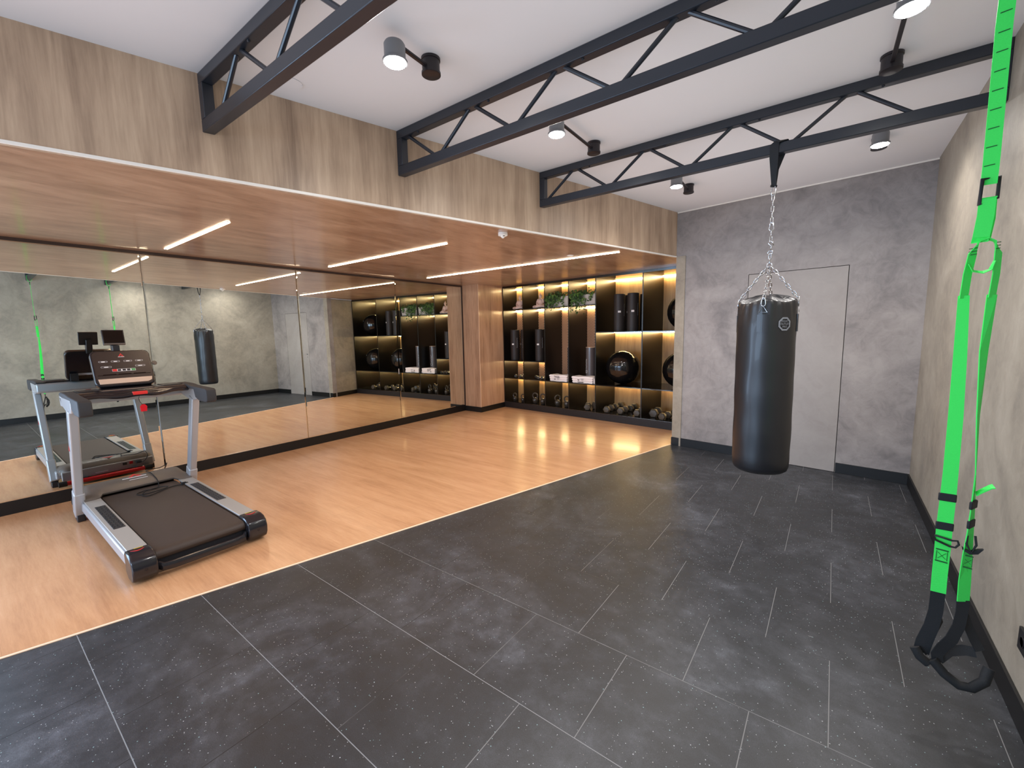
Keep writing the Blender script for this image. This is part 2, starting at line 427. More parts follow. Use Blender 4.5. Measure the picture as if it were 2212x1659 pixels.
# ============================================================ SETTING
YB = 7.4
wf = [(-.3, Y0), (fx(Y0), Y0), CORN, (4.262, 6.405), (4.262, YB), (-.3, YB)]
struct(MB().poly(wf, -.12, 0).build('floor', M['floor']))
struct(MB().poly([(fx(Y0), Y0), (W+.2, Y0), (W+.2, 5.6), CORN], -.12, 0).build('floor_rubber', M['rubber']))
struct(MB().wall((fx(Y0), Y0), CORN, -.002, .0035, .016).build('trim_1', M['cream_trim']))
struct(MB().poly([(fx(Y0)-.1, Y0), (W+.2, Y0), (W+.2, 5.8), (CORN[0]-.1, 5.8)], H, H+.12).build('ceiling', M['ceiling']))
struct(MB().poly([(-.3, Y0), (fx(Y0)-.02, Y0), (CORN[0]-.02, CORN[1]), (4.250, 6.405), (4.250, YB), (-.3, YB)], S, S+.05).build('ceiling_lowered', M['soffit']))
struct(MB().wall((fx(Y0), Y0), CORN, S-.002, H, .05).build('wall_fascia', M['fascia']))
struct(MB().wall((fx(Y0)+.004, Y0), (CORN[0]+.004, CORN[1]), S-.006, S+.008, .014).build('trim_2', M['white_trim']))
# back wall with flush door
bx = lambda x, dy=0: (x, by(x)+dy)
struct(MB().wall((W+.2, by(W+.2)), bx(5.815), 0, H, -.12).wall(bx(4.92), CORN, 0, H, -.12).wall(bx(5.815), bx(4.92), 2.112, H, -.12).build('wall_back', M['plaster']))
d_ = struct(MB().wall((5.809, by(5.809)), (4.926, by(4.926)), .004, 2.106, -.04).build('door_1', M['door']))
hd = MB(); c = Vector((5.0, by(5.0)-.004, 1.06))
hd.box(c.x-.02, c.x+.02, c.y-.004, c.y+.004, c.z-.012, c.z+.012); hd.lathe([(.009, 0), (.009, .006)], (c.x-.008, c.y+.004, .99), (0, -1, 0), 12)
hd.build('door_lock', M['lamp_grey'], d_)
struct(MB().wall((5.83, by(5.83)+.041), (4.9, by(4.9)+.041), 0, 2.13, -.03).build('trim_3', M['gap']))
struct(MB().wall((W, by(W)-.006), (CORN[0]+.002, CORN[1]-.006), H-.014, H-.001, -.006).build('trim_4', M['white_trim']))
struct(MB().wall((W, by(W)-.010), (5.817, by(5.817)-.010), 0, .106, -.010).wall((4.918, by(4.918)-.010), (CORN[0], CORN[1]-.010), 0, .106, -.010).build('baseboard_back', M['black_base'], bevel=.002))
# return from corner to the shelving
struct(MB().wall(CORN, (4.262, 6.405), 0, S, -.12).wall((4.264, 6.405), (4.36, YB), 0, S, -.12).build('wall_alcove', M['plaster_r']))
struct(MB().wall((CORN[0]-.009, CORN[1]), (4.253, 6.405), 0, .1, -.009).build('baseboard_alcove', M['black_base']))
# right wall, left wall behind mirrors, pillar
struct(MB().box(W, W+.15, Y0, 5.6, 0, H).build('wall_right', M['plaster_r']))
struct(MB().box(W-.012, W, Y0, by(W)-.012, 0, .106).build('baseboard_right', M['black_base'], bevel=.002))
struct(MB().box(-.3, -.02, -.42, YB, 0, S).box(-.3, -.02, Y0, -3.3, 0, S).box(-.3, -.02, -3.3, -.42, 2.3, S).build('wall_left', M['dark_trim']))
wl = MB()
for y in (-3.3, -1.885, -.47): wl.box(-.19, -.12, y, y+.05, 0, 2.3)
struct(wl.box(-.19, -.12, -3.3, -.42, 0, .05).box(-.19, -.12, -3.3, -.42, 2.25, 2.3).build('window_2', M['steel']))
struct(MB().box(-.02, .003, -.42, 6.046, 0, .117).build('baseboard_left', M['black_base'], bevel=.002))
struct(MB().box(-.02, .008, -.42, 6.046, 2.389, S).build('trim_5', M['dark_trim']))
struct(MB().box(-.02, .008, 6.026, 6.046, .117, 2.389).build('trim_6', M['dark_trim']))
struct(MB().box(-.02, .406, 6.046, 6.774+.3, .0, S).build('wall_pillar', M['pillar']))
struct(MB().box(.403, .409, 6.043, 6.049, .1, S).build('trim_7', M['cream_trim']))
struct(MB().box(0, .414, 6.038, 6.046, 0, .1).box(.406, .414, 6.046, 6.772, 0, .1).build('baseboard_pillar', M['black_base']))
# wall behind the shelving and wall behind the viewer with the big glazed opening
struct(MB().box(-.3, 4.4, 7.30, YB, 0, S).build('wall_recess', M['dark_trim']))
WX0, WX1, WZ1 = .5, 4.1, 2.35
struct(MB().box(-.3, WX0, Y0-.2, Y0, 0, H).box(WX1, W+.15, Y0-.2, Y0, 0, H).box(WX0, WX1, Y0-.2, Y0, WZ1, H).build('wall_front', M['ceiling']))
wfm = MB()
for x in (WX0, (WX0+WX1)/2-.025, WX1-.05): wfm.box(x, x+.05, Y0-.13, Y0-.07, 0, WZ1)
wfm.box(WX0, WX1, Y0-.13, Y0-.07, 0, .06).box(WX0, WX1, Y0-.13, Y0-.07, WZ1-.05, WZ1)
struct(wfm.build('window_1', M['steel']))

# ---- mirror panels with bevelled edges
edges = [-.305, 1.29, 2.886, 4.48, 6.024]
where = ['nearest the camera, behind the treadmill', 'just right of the treadmill, reflecting the punching bag', 'third along, reflecting the flush door', 'last one beside the timber pillar, reflecting the black shelving']
for i in range(4):
    y0, y1 = edges[i]+.0015, edges[i+1]-.0015; z0, z1, e, dp = .119, 2.388, .011, .0012
    m = MB((0, (y0+y1)/2, z0))
    o1 = [(-dp, y0, z0), (-dp, y1, z0), (-dp, y1, z1), (-dp, y0, z1)]
    o2 = [(0, y0+e, z0+e), (0, y1-e, z0+e), (0, y1-e, z1-e), (0, y0+e, z1-e)]
    o3 = [(-.006, q[1], q[2]) for q in o1]
    A, B, C3 = [m.v(q) for q in o1], [m.v(q) for q in o2], [m.v(q) for q in o3]
    m.f(B); m.f(C3[::-1])
    for k in range(4): m.f([A[k], A[(k+1) % 4], B[(k+1) % 4], B[k]]); m.f([C3[k], C3[(k+1) % 4], A[(k+1) % 4], A[k]])
    tag(m.build('mirror_panel', M['mirror']), 'tall frameless wall mirror panel, '+where[i], 'mirror', 'mirror panels along the left wall')

# ============================================================ TRUSSES
def truss(x0, x1, yL, yR, tops, bots, label):
    yc = lambda x: yL+.0275 + (yR-yL)*(x-x0)/(x1-x0)
    t = thing('roof_truss', label, 'truss', (x0, yc(x0), 2.648), 0, 'black steel trusses under the white ceiling')
    off = t.location
    w = .0275
    def chord(n, z0, z1):
        MB(off).hexa([(x0, yc(x0)-w, z0), (x1, yc(x1)-w, z0), (x1, yc(x1)+w, z0), (x0, yc(x0)+w, z0), (x0, yc(x0)-w, z1), (x1, yc(x1)-w, z1), (x1, yc(x1)+w, z1), (x0, yc(x0)+w, z1)]).build(n, M['steel'], t, bevel=.004)
    chord('top_chord', 2.893, 2.950); chord('bottom_chord', 2.648, 2.712)
    for xx in (x0, x1-.055): MB(off).box(xx, xx+.055, yc(xx)-w, yc(xx)+w, 2.712, 2.893).build('end_post', M['steel'], t, bevel=.003)
    seq = sorted([(a, 1) for a in tops]+[(a, 0) for a in bots])
    for (a, ta), (b, tb) in zip(seq, seq[1:]):
        if ta == tb: continue
        za, zb = (2.893 if ta else 2.712), (2.893 if tb else 2.712)
        g = .026 if True else 0
        a2, b2 = a+g, b-g
        MB(off).tube([(a2, yc(a), za+(.006 if ta else -.006)), (b2, yc(b), zb+(.006 if tb else -.006))], .0115, 10).build('web_rod', M['steel'], t, smooth=True)
    for q in tops: MB(off).lathe([(.008, 0), (.008, -.006), (.004, -.010)], (min(q+.14, x1-.1), yc(q)-.012, 2.893), (0, 0, 1), 8).build('bolt', M['steel'], t)
    return t
xs1, xs2, xs3 = fx(1.01)-.012, fx(2.12)-.012, fx(3.44)-.012
def series(a, p, end):
    r = []
    while a < end: r.append(a); a += p
    return r
T1 = truss(xs1, W, .983, 1.025, series(3.33, .615, 6.3), series(3.06, .59, 6.2), 'black steel lattice truss nearest the camera, cropped at the top left of the photo')
T2 = truss(xs2, W, 2.088, 2.105, series(3.235, .627, 6.3), series(3.55, .627, 6.2), 'black steel lattice truss in the middle, carrying the large green strap trainer')
T3 = truss(xs3, W, 3.410, 3.415, series(3.862, .625, 6.36), series(3.555, .622, 6.2), 'black steel lattice truss farthest back, from which the punching bag hangs')

# ============================================================ CEILING LAMPS
def lamp(b, h, lab):
    z1, z0 = H, H-.082
    t = thing('spot_lamp', lab, 'ceiling lamp', (b[0], b[1], z0), 0, 'adjustable spot lamps on the white ceiling')
    off = t.location
    MB(off).lathe([(.050, 0), (.050, -.012), (.046, -.014), (.046, -.066), (.050, -.068), (.050, -.080), (.047, -.082)], (b[0], b[1], H-.0005), (0, 0, 1), 28).build('ceiling_base', M['lamp_black'], t, smooth=True)
    d = (Vector((h[0], h[1], 0))-Vector((b[0], b[1], 0))); L = d.length; d.normalize()
    za = H-.052
    a = Vector((b[0], b[1], za))+d*.044; e = Vector((h[0], h[1], za))-d*.046
    MB(off).bar(a, e, (0, 0, 1), .020, .013).build('arm', M['lamp_black'], t, bevel=.003)
    hz = H-.145
    hb = MB(off).lathe([(.058, 0), (.058, .010), (.050, .016), (.050, .078), (.044, .088), (0, .090)], (h[0], h[1], hz), (0, 0, 1), 32).build('lamp_head', M['lamp_grey'], t, smooth=True)
    MB(off).lathe([(.048, -.004), (.049, -.0005)], (h[0], h[1], hz), (0, 0, 1), 32).build('light_disc', M['lamp_emit'], hb)
    ld = bpy.data.lights.new('spot', 'SPOT'); ld.energy = 58; ld.spot_size = math.radians(160); ld.spot_blend = 1.; ld.shadow_soft_size = .04; ld.color = (1, .95, .90)
    lo = bpy.data.objects.new('lamp_light', ld); COL.objects.link(lo); lo.parent = t; lo.location = Vector((h[0], h[1], hz-.012))-off
    return t
lamp((3.956, 1.695), (3.980, 1.440), 'spot lamp on a short arm left of the middle truss, nearest the timber fascia')
lamp((4.172, 3.165), (4.191, 2.580), 'spot lamp on an arm between the middle and the far truss, over the room')
lamp((4.480, 4.658), (4.502, 4.175), 'small spot lamp beyond the far truss, left of the punching bag strap')
lamp((5.925, 4.508), (5.918, 4.220), 'spot lamp beyond the far truss near the back right corner, right of the bag strap')
lamp((5.895, 3.216), (5.911, 2.545), 'large spot lamp at the top right, its base tucked against the far truss')

# round speaker cover and detectors
o = MB((3.175, 1.345, H-.004)).lathe([(.060, 0), (.060, .0025), (.0, .0035)], (3.175, 1.345, H-.004), (0, 0, 1), 40).box(3.14, 3.152, 1.298, 1.303, H-.006, H-.002).box(3.2, 3.212, 1.39, 1.395, H-.006, H-.002).build('round_cover', M['ceiling'], smooth=True)
tag(o, 'flat round white cover plate on the white ceiling beside the nearest truss', 'ceiling cover')
sm = thing('smoke_detector', 'small white smoke detector on the lowered timber ceiling near its pale edge', 'smoke detector', (3.27, 3.16, S-.045))
MB(sm.location).lathe([(.043, 0), (.043, -.022), (.038, -.027)], (3.27, 3.16, S), (0, 0, 1), 28).build('detector_body', M['white_trim'], sm, smooth=True)
k = MB(sm.location).lathe([(.024, -.027), (.022, -.034), (.012, -.040), (.010, -.046), (.0, -.049)], (3.27, 3.16, S), (0, 0, 1), 20).build('sensor_tip', M['white_trim'], sm, smooth=True)
for a in range(3): MB(sm.location).obox((3.27+.0225*math.cos(a*2.1+3.7), 3.16+.0225*math.sin(a*2.1+3.7), S-.031), (math.cos(a*2.1+3.7), math.sin(a*2.1+3.7), 0), (-math.sin(a*2.1+3.7), math.cos(a*2.1+3.7), 0), (0, 0, 1), .002, .007, .003).build('vent', M['lamp_black'], k)
tag(MB((3.15, 4.62, S-.006)).lathe([(.04, 0), (.036, -.005), (.0, -.006)], (3.15, 4.62, S), (0, 0, 1), 28).build('flush_sensor', M['white_trim'], smooth=True), 'thin white sensor disc on the timber ceiling beside the longest light strip', 'ceiling sensor')

# linear lights in the timber ceiling
for x0, x1, y, lb in ((.332, 1.903, 1.430, 'shortest glowing light strip in the timber ceiling, above the treadmill'), (.389, 2.570, 3.135, 'middle glowing light strip in the timber ceiling, over the mirrors'), (.424, 3.690, 4.803, 'longest glowing light strip in the timber ceiling, nearest the shelving')):
    t = thing('light_strip', lb, 'strip light', ((x0+x1)/2, y, S-.006), 0, 'linear lights set in the timber ceiling')
    MB(t.location).box(x0-.004, x1+.004, y-.017, y+.017, S-.003, S+.0).build('housing', M['white_trim'], t)
    MB(t.location).box(x0, x1, y-.0135, y+.0135, S-.006, S-.003).build('diffuser', M['led_cool'], t)

# ============================================================ SHELVING
sh = thing('shelving_unit', 'wide black built-in shelving unit with glowing niches and timber backs', 'shelving', SH_O, SH_A)
U = [0., .53, 1.06, 1.59, 2.137, 2.966, 3.868]
bd = lambda u: .42+.113*u
T = .009
def shb(*a): return MB().box(*a)
def slab(u0, u1, z0, z1, d0=0., back=0.): # box following the slanting back
    return MB().hexa([(u0, d0, z0), (u1, d0, z0), (u1, bd(u1)-back, z0), (u0, bd(u0)-back, z0), (u0, d0, z1), (u1, d0, z1), (u1, bd(u1)-back, z1), (u0, bd(u0)-back, z1)])
slab(0, 3.868, 2.378, S-.001).build('top_panel', M['board_gloss'], sh)
slab(0, 3.868, .002, .117).build('plinth', M['shelf_edge'], sh)
slab(0, 3.868, .117, .127).build('bottom_board', M['board_gloss'], sh)
for i, u in enumerate(U):
    u0, u1 = (u, u+.018) if i == 0 else ((u-.018, u) if i == 6 else (u-T, u+T))
    slab(u0, u1, .127, 2.378).build('divider', M['shelf_black'], sh)
Z1, Z2, Z3, Z4 = 1.952, .958, .606, 1.495
def board(i, z):
    u0 = U[i]+(.018 if i == 0 else T); u1 = U[i+1]-(.018 if i == 5 else T)
    slab(u0, u1, z-.016, z, 0).build('shelf_board', M['board_gloss'], sh)
def led(i, z):
    u0 = U[i]+(.019 if i == 0 else T+.001); u1 = U[i+1]-(.019 if i == 5 else T+.001)
    p = lambda u, d, zz: (u, bd(u)-d, zz)
    MB().hexa([p(u0, .052, z-.012), p(u1, .052, z-.012), p(u1, .036, z-.012), p(u0, .036, z-.012), p(u0, .052, z), p(u1, .052, z), p(u1, .036, z), p(u0, .036, z)]).build('led_strip', M['led_warm'], sh)
def back(i, z0, z1, lat=False):
    u0 = U[i]+T; u1 = U[i+1]-T; e = .001
    MB().hexa([(u0, bd(u0)-.012, z0+e), (u1, bd(u1)-.012, z0+e), (u1, bd(u1), z0+e), (u0, bd(u0), z0+e), (u0, bd(u0)-.012, z1-e), (u1, bd(u1)-.012, z1-e), (u1, bd(u1), z1-e), (u0, bd(u0), z1-e)]).build('lattice_panel' if lat else 'back_panel', M['lattice' if lat else 'panelwood'], sh)
for i in range(6):
    if i < 4:
        zs = [Z1, Z3]
        if i < 2: zs = [Z1, Z2, Z3]
    else: zs = [Z4, Z3]
    for z in zs: board(i, z)
    tops = [2.378]+[z-.016 for z in zs]; bots = zs+[.127]
    for a, b_ in zip(tops, bots):
        led(i, a)
        back(i, b_, a, lat=(i < 4 and b_ < 1.9 and a > .65))

def sht(name, label, cat, u, d, z, rz=0, group=None):
    return thing(name, label, cat, shw(u, d, z), SH_A+rz, group)
def place(o, u, d, z, rz=0, label=None):
    o.location = shw(u, d, z); o.rotation_euler = (0, 0, SH_A+rz)
    if label: o['label'] = label
    return o

# rolls ------------------------------------------------------
def roll(h=.605, r=.09, mat='roller', marks=1):
    t = thing('exercise_roll', '', 'exercise roll', (0, 0, 0), 0, 'tall exercise rolls standing in the shelving')
    MB().lathe([(r-.006, 0), (r, .006), (r, h-.006), (r-.006, h), (r-.03, h-.0), (r-.032, h-.01), (0, h-.01)], (0, 0, 0), (0, 0, 1), 40).build('roll_body', M[mat], t, smooth=True)
    if marks:
        mk = MB()
        def patch(a0, a1, z0, z1, rr=r+.0007):
            n = 3
            for k in range(n):
                p, q = a0+(a1-a0)*k/n, a0+(a1-a0)*(k+1)/n
                mk.f([mk.v((rr*math.sin(p), -rr*math.cos(p), z0)), mk.v((rr*math.sin(q), -rr*math.cos(q), z0)), mk.v((rr*math.sin(q), -rr*math.cos(q), z1)), mk.v((rr*math.sin(p), -rr*math.cos(p), z1))])
        for k in range(3): patch(-.12+.17*k, .02+.17*k, .305, .335)
        mk.build('front_print', M['white_print'], t)
        mk = MB()
        for k in range(8): patch(1.02+.03*(k % 2), 1.13+.03*(k % 2), .25+.025*k, .268+.025*k)
        mk.build('side_print', M['grey_print'], t)
    return t
r0 = roll()
place(r0, .175, .16, Z2, .1, 'black exercise roll standing in the leftmost column of the shelving')
spots = [(.375, .24, Z2, -.9, 'black exercise roll half hidden behind the first divider, leftmost column'),
         (.815, .16, Z2, .12, 'front black exercise roll standing in the second column of the shelving'),
         (.70, .36, Z2, .9, 'rear black exercise roll leaning in shadow in the second column'),
         (2.475, .19, Z4, .35, 'left front black exercise roll in the tall niche above the exercise ball'),
         (2.715, .19, Z4, .3, 'right front black exercise roll in the tall niche above the exercise ball'),
         (2.50, .50, Z4, 0, 'rear left black exercise roll in the tall niche above the exercise ball'),
         (2.78, .50, Z4, 0, 'rear right black exercise roll by the divider, above the exercise ball')]
for u, d, z, rz, lb in spots: place(copy_tree(r0), u, d, z, rz, lb)
def grey_roll():
    t = thing('wrapped_mat_roll', '', 'exercise roll', (0, 0, 0), 0, 'grey wrapped mats behind the towels')
    r, h = .086, .62
    MB().lathe([(r-.004, 0), (r, .004), (r, h-.004), (r-.004, h), (r-.02, h), (r-.022, h-.008), (0, h-.008)], (0, 0, 0), (0, 0, 1), 40).build('roll_body', M['grey_roll'], t, smooth=True)
    rr = r+.001
    def arcpt(a, z): return (rr*math.sin(a), -rr*math.cos(a), z)
    m = MB(); loop = []
    for k in range(16):
        q = 2*PI*k/16; loop.append(arcpt(-.55+.26*math.copysign(abs(math.cos(q))**.6, math.cos(q)), .19+.028*math.copysign(abs(math.sin(q))**.6, math.sin(q))))
    m.tube(loop, .002, 6, closed=True)
    for k in range(9): m.tube([arcpt(-.7+.13*(k % 3), .235+.02*k), arcpt(-.5-.06*(k % 2), .25+.02*k)], .0028, 6)
    m.build('side_print', M['white_print'], t)
    m = MB()
    m.lathe([(r+.002, 0), (r+.002, .004)], (0, 0, h-.004), (0, 0, 1), 40).build('end_ring', M['cream_trim'], t)
    return t
g0 = grey_roll(); place(g0, 1.86, .30, Z3, 0, 'grey plastic-wrapped mat roll with white vertical lettering behind the right towel')
place(copy_tree(g0), 1.44, .33, Z3, .5, 'grey mat roll mostly hidden behind the divider beside the left towel')

# exercise balls ---------------------------------------------
def ball(r, u, d, z, lb):
    t = sht('exercise_ball', lb, 'exercise ball', u, d, z, 0, 'black exercise balls in the shelving')
    m = MB(); n = 48; pr = []
    for i in range(n+1):
        a = PI*i/n; rr = r*(1+.004*math.cos(a*26)*(1 if .35 < a < PI-.35 else 0)); pr.append((rr*math.sin(a), r-rr*math.cos(a)))
    m.lathe(pr, (0, 0, 0), (0, 0, 1), 56).build('ball_skin', M['ball'], t, smooth=True, angle=3)
    MB().lathe([(.009, 0), (.009, .004), (0, .005)], (.36*r, -.86*r, r*1.38), (.36, -.86, .38), 12).build('valve', M['grey_print'], t)
ball(.285, 2.475, .33, Z3, 'glossy black exercise ball resting fully visible in the centre niche')
ball(.28, 3.45, .36, Z3, 'glossy black exercise ball cut off by the grey wall, lower niche at right')
ball(.275, 3.50, .36, Z4, 'glossy black exercise ball cut off by the grey wall, upper niche at right')

# kettlebells --------------------------------------------------
def kettlebell(r):
    t = thing('kettlebell', '', 'kettlebell', (0, 0, 0), 0, 'black kettlebells in the bottom row of the shelving')
    pr = [(0, 0), (r*.6, 0), (r*.85, r*.3)]+[(r*math.sin(a), r*1.02-r*math.cos(a)) for a in [PI*k/20 for k in range(7, 20)]]+[(0, r*2.02)]
    MB().lathe(pr, (0, 0, 0), (0, 0, 1), 28).build('bell', M['iron'], t, smooth=True)
    pts = []
    for k in range(17):
        a = -.32*PI+PI*1.64*k/16 - 0
        pts.append((r*.92*math.cos(a), 0, r*2.55+r*.95*math.sin(a)))
    MB().tube(pts, r*.24, 10).build('handle', M['iron'], t, smooth=True)
    return t
kb = kettlebell(.043); kb2 = kettlebell(.056)
place(kb, .165, .14, .127, .2, 'small kettlebell at the left of the leftmost bottom niche')
for src, u, d, rz, lb in [(kb, .40, .12, .3, 'small kettlebell at the right front of the leftmost bottom niche'), (kb, .44, .26, .5, 'small kettlebell behind another in the leftmost bottom niche'),
                          (kb2, .90, .13, .35, 'larger kettlebell at the right front of the second bottom niche'), (kb2, .94, .33, -.5, 'larger kettlebell at the back of the second bottom niche'),
                          (kb2, 1.225, .16, 1., 'larger kettlebell at the left of the third bottom niche'), (kb2, 1.44, .16, .3, 'larger kettlebell at the right front of the third bottom niche'), (kb2, 1.46, .34, .4, 'larger kettlebell behind another in the third bottom niche')]:
    place(copy_tree(src), u, d, .127, rz, lb)
place(kb2, .69, .15, .127, .3, 'larger kettlebell at the left of the second bottom niche')

# dumbbells ------------------------------------------------------
def dumbbell(R, L, hl, rh, name='hex_dumbbell', grp='black hexagonal dumbbells in the bottom row', hm='hex_rubber', gm='chrome'):
    t = thing(name, '', 'dumbbell', (0, 0, 0), 0, grp)
    zc = R*math.cos(PI/6)
    for s in (-1, 1):
        m = MB(); rings = []
        prof = [(.80, L/2), (.97, L/2-.012), (1, L/2-.02), (1, L/2-hl+.014), (.72, L/2-hl)]
        for q, y in prof: rings.append([m.v((R*q*math.cos(PI/3*k), s*y, zc+R*q*math.sin(PI/3*k))) for k in range(6)])
        for A, B in zip(rings, rings[1:]):
            for k in range(6): m.f([A[k], A[(k+1) % 6], B[(k+1) % 6], B[k]])
        m.f(rings[0]); m.f(rings[-1])
        m.build('head', M[hm], t, bevel=.002)
    m = MB(); n = 9
    m.tube([(0, -L/2+hl-.01+(L-2*hl+.02)*k/(n-1), zc) for k in range(n)], [rh*(.85+.25*math.sin(PI*k/(n-1))) for k in range(n)], 14).build('handle', M[gm], t, smooth=True)
    return t
D1 = dumbbell(.062, .25, .075, .016)
D2 = dumbbell(.075, .28, .09, .017)
place(D1, 2.30, .18, .127, .10, 'hexagonal dumbbell at the front left of the fifth bottom niche')
for u, d, rz, lb in [(2.555, .20, .05, 'hexagonal dumbbell at the front middle of the fifth bottom niche'), (2.845, .19, .12, 'hexagonal dumbbell at the front right of the fifth bottom niche'),
                     (2.30, .50, -.05, 'hexagonal dumbbell in the rear left of the fifth bottom niche'), (2.56, .52, .1, 'hexagonal dumbbell in the rear middle of the fifth bottom niche'), (2.80, .52, 0., 'hexagonal dumbbell in the rear right of the fifth bottom niche'),
                     (3.30, .15, -.1, 'small hexagonal dumbbell at the front of the rightmost bottom niche'), (1.88, .17, .5, 'hexagonal dumbbell lying askew at the front of the fourth bottom niche')]:
    place(copy_tree(D1), u, d, .127, rz, lb)
place(D2, 3.09, .28, .127, .1, 'large hexagonal dumbbell at the left of the rightmost bottom niche')
for u, d, rz, lb in [(3.36, .46, .1, 'large hexagonal dumbbell at the rear of the rightmost bottom niche'), (2.01, .36, -.3, 'large hexagonal dumbbell at the rear of the fourth bottom niche')]:
    place(copy_tree(D2), u, d, .127, rz, lb)
D3 = dumbbell(.034, .17, .045, .011, 'small_dumbbell', 'small dumbbells on the low shelf', 'iron', 'chrome')
place(D3, .19, .15, Z3, .7, 'small dumbbell at the left of the low shelf, leftmost column')
for u, d, rz, lb in [(.28, .24, .3, 'small dumbbell in the middle of the low shelf, leftmost column'), (.37, .14, .1, 'small dumbbell at the front right of the low shelf, leftmost column'), (.46, .14, .1, 'small dumbbell against the divider on the low shelf, leftmost column'),
                     (.72, .17, .9, 'small dumbbell at the left of the low shelf, second column'), (.83, .15, .1, 'small dumbbell in the middle of the low shelf, second column'), (.91, .15, .1, 'small dumbbell right of the middle on the low shelf, second column'), (.99, .15, .1, 'small dumbbell against the divider on the low shelf, second column')]:
    place(copy_tree(D3), u, d, Z3, rz, lb)

# towels -----------------------------------------------------------
def towel(u, d, wid, hgt, lb, dark_first):
    t = sht('folded_towel', lb, 'towel', u, d, Z3+.001, 0, 'white folded towels in the shelving')
    for L in range(3):
        z0 = hgt*L/3; z1 = hgt*(L+1)/3; pts = []
        x0 = -wid/2 + .006*(2-L)
        n = 7
        for k in range(n): a = PI/2+PI*k/(n-1); pts.append((x0+.012+.02*math.cos(a), (z0+z1)/2+(z1-z0)/2*.98*math.sin(a)))
        for k in range(9): x = x0+.02+(wid-.05)*k/8; pts.append((x, z0+.002*math.sin(k*1.3+L)))
        xe = wid/2-.02+.006*L
        pts += [(xe, z0+.004), (xe+.012, (z0+z1)/2), (xe, z1-.002)]
        for k in range(8, -1, -1): x = x0+.02+(wid-.05)*k/8; pts.append((x, z1-.001+.006*math.sin(k*.9+L*.4+u)*(1 if L == 2 else 0)))
        MB().prism(pts, lambda a, b_, h: (a, h, b_), -.005*L, .20).build('towel_layer', M['towel'], t, smooth=True, bevel=.003, angle=.9)
    # loose corner tenting at the right end
    MB().prism([(0, 0), (.05, 0), (.012, hgt*.98), (0, hgt*.9)], lambda a, b_, h: (wid/2-.005+a, h, b_), .02, .17).build('loose_corner', M['towel'], t, smooth=True, bevel=.004)
    X, Yv, Z = (1, 0, 0), (0, 0, 1), (0, -1, 0)
    lx = -.03
    zl = (hgt*.42, hgt*.74) if dark_first else (hgt*.55, hgt*.15)
    text_mesh('printed_word', 'Genesis', .038, M['dark_print'], t, frame((lx, -.0125, zl[1]), X, Yv, Z), bold=.0006)
    text_mesh('printed_letters', 'YJY', .046, M['grey_print'], t, frame((lx+.03, -.0125, zl[0]), X, Yv, Z))
    m = MB(); pts = []
    for k in range(13): a = PI*1.0+PI*1.0*k/12; pts.append((lx-.045+.017*math.cos(a), -.0125, zl[0]+.006+.017*math.sin(a)))
    m.tube(pts, [.001+.0055*math.sin(PI*k/12) for k in range(13)], 8).build('bowl_logo', M['dark_print'], t)
towel(1.345, .03, .40, .115, 'white folded towel with printed word on top line, left of the two towels', True)
towel(1.86, .03, .43, .115, 'white folded towel right of the other, in front of the grey mat roll', False)

# statues ----------------------------------------------------------
def statue():
    t = thing('meditating_statue', '', 'statue', (0, 0, 0), 0, 'cream seated meditation statues on the top shelf')
    m = MB()
    m.sphere((0, .0, .035), .1, 24, (1.25, .75, .34))               # crossed legs
    m.sphere((-.105, -.02, .032), .05, 16, (1.1, .9, .6)); m.sphere((.105, -.02, .032), .05, 16, (1.1, .9, .6))
    m.tube([(-.11, -.02, .034), (-.04, -.075, .03), (.04, -.075, .036)], [.03, .028, .02], 12)
    m.tube([(.11, -.02, .034), (.04, -.07, .042), (-.04, -.075, .046)], [.03, .028, .02], 12)
    m.tube([(0, .01, .04), (0, .012, .09), (0, .008, .135), (0, .004, .165), (0, 0, .185)], [.062, .052, .060, .052, .018], 20)
    m.sphere((-.05, .005, .158), .024, 14); m.sphere((.05, .005, .158), .024, 14)
    m.tube([(-.055, .005, .158), (-.074, -.005, .11), (-.045, -.055, .075), (-.008, -.07, .075)], [.021, .018, .015, .011], 12)
    m.tube([(.055, .005, .158), (.074, -.005, .11), (.045, -.055, .075), (.008, -.07, .078)], [.021, .018, .015, .011], 12)
    m.tube([(0, .0, .175), (0, 0, .205)], .017, 12)
    m.sphere((0, -.002, .228), .031, 20, (.86, .95, 1.12))
    m.sphere((-.028, 0, .222), .008, 8, (.5, .8, 2)); m.sphere((.028, 0, .222), .008, 8, (.5, .8, 2))
    m.sphere((0, -.032, .224), .006, 8, (.7, 1, 1.3)); m.sphere((0, .0, .262), .014, 12); m.sphere((0, .0, .277), .008, 10, (.8, .8, 1.5))
    o = m.build('figure', M['statue'], t, smooth=True, angle=3)
    md = o.modifiers.new('remesh', 'REMESH'); md.mode = 'VOXEL'; md.voxel_size = .0042; md.use_smooth_shade = True
    sm_ = o.modifiers.new('smooth', 'SMOOTH'); sm_.factor = .5; sm_.iterations = 2
    return t
st = statue(); place(st, .345, .14, Z1+.001, .18, 'cream seated meditation statue in the leftmost top niche')
place(copy_tree(st), .855, .14, Z1+.001, .12, 'cream seated meditation statue in the second top niche, beside the ivy')

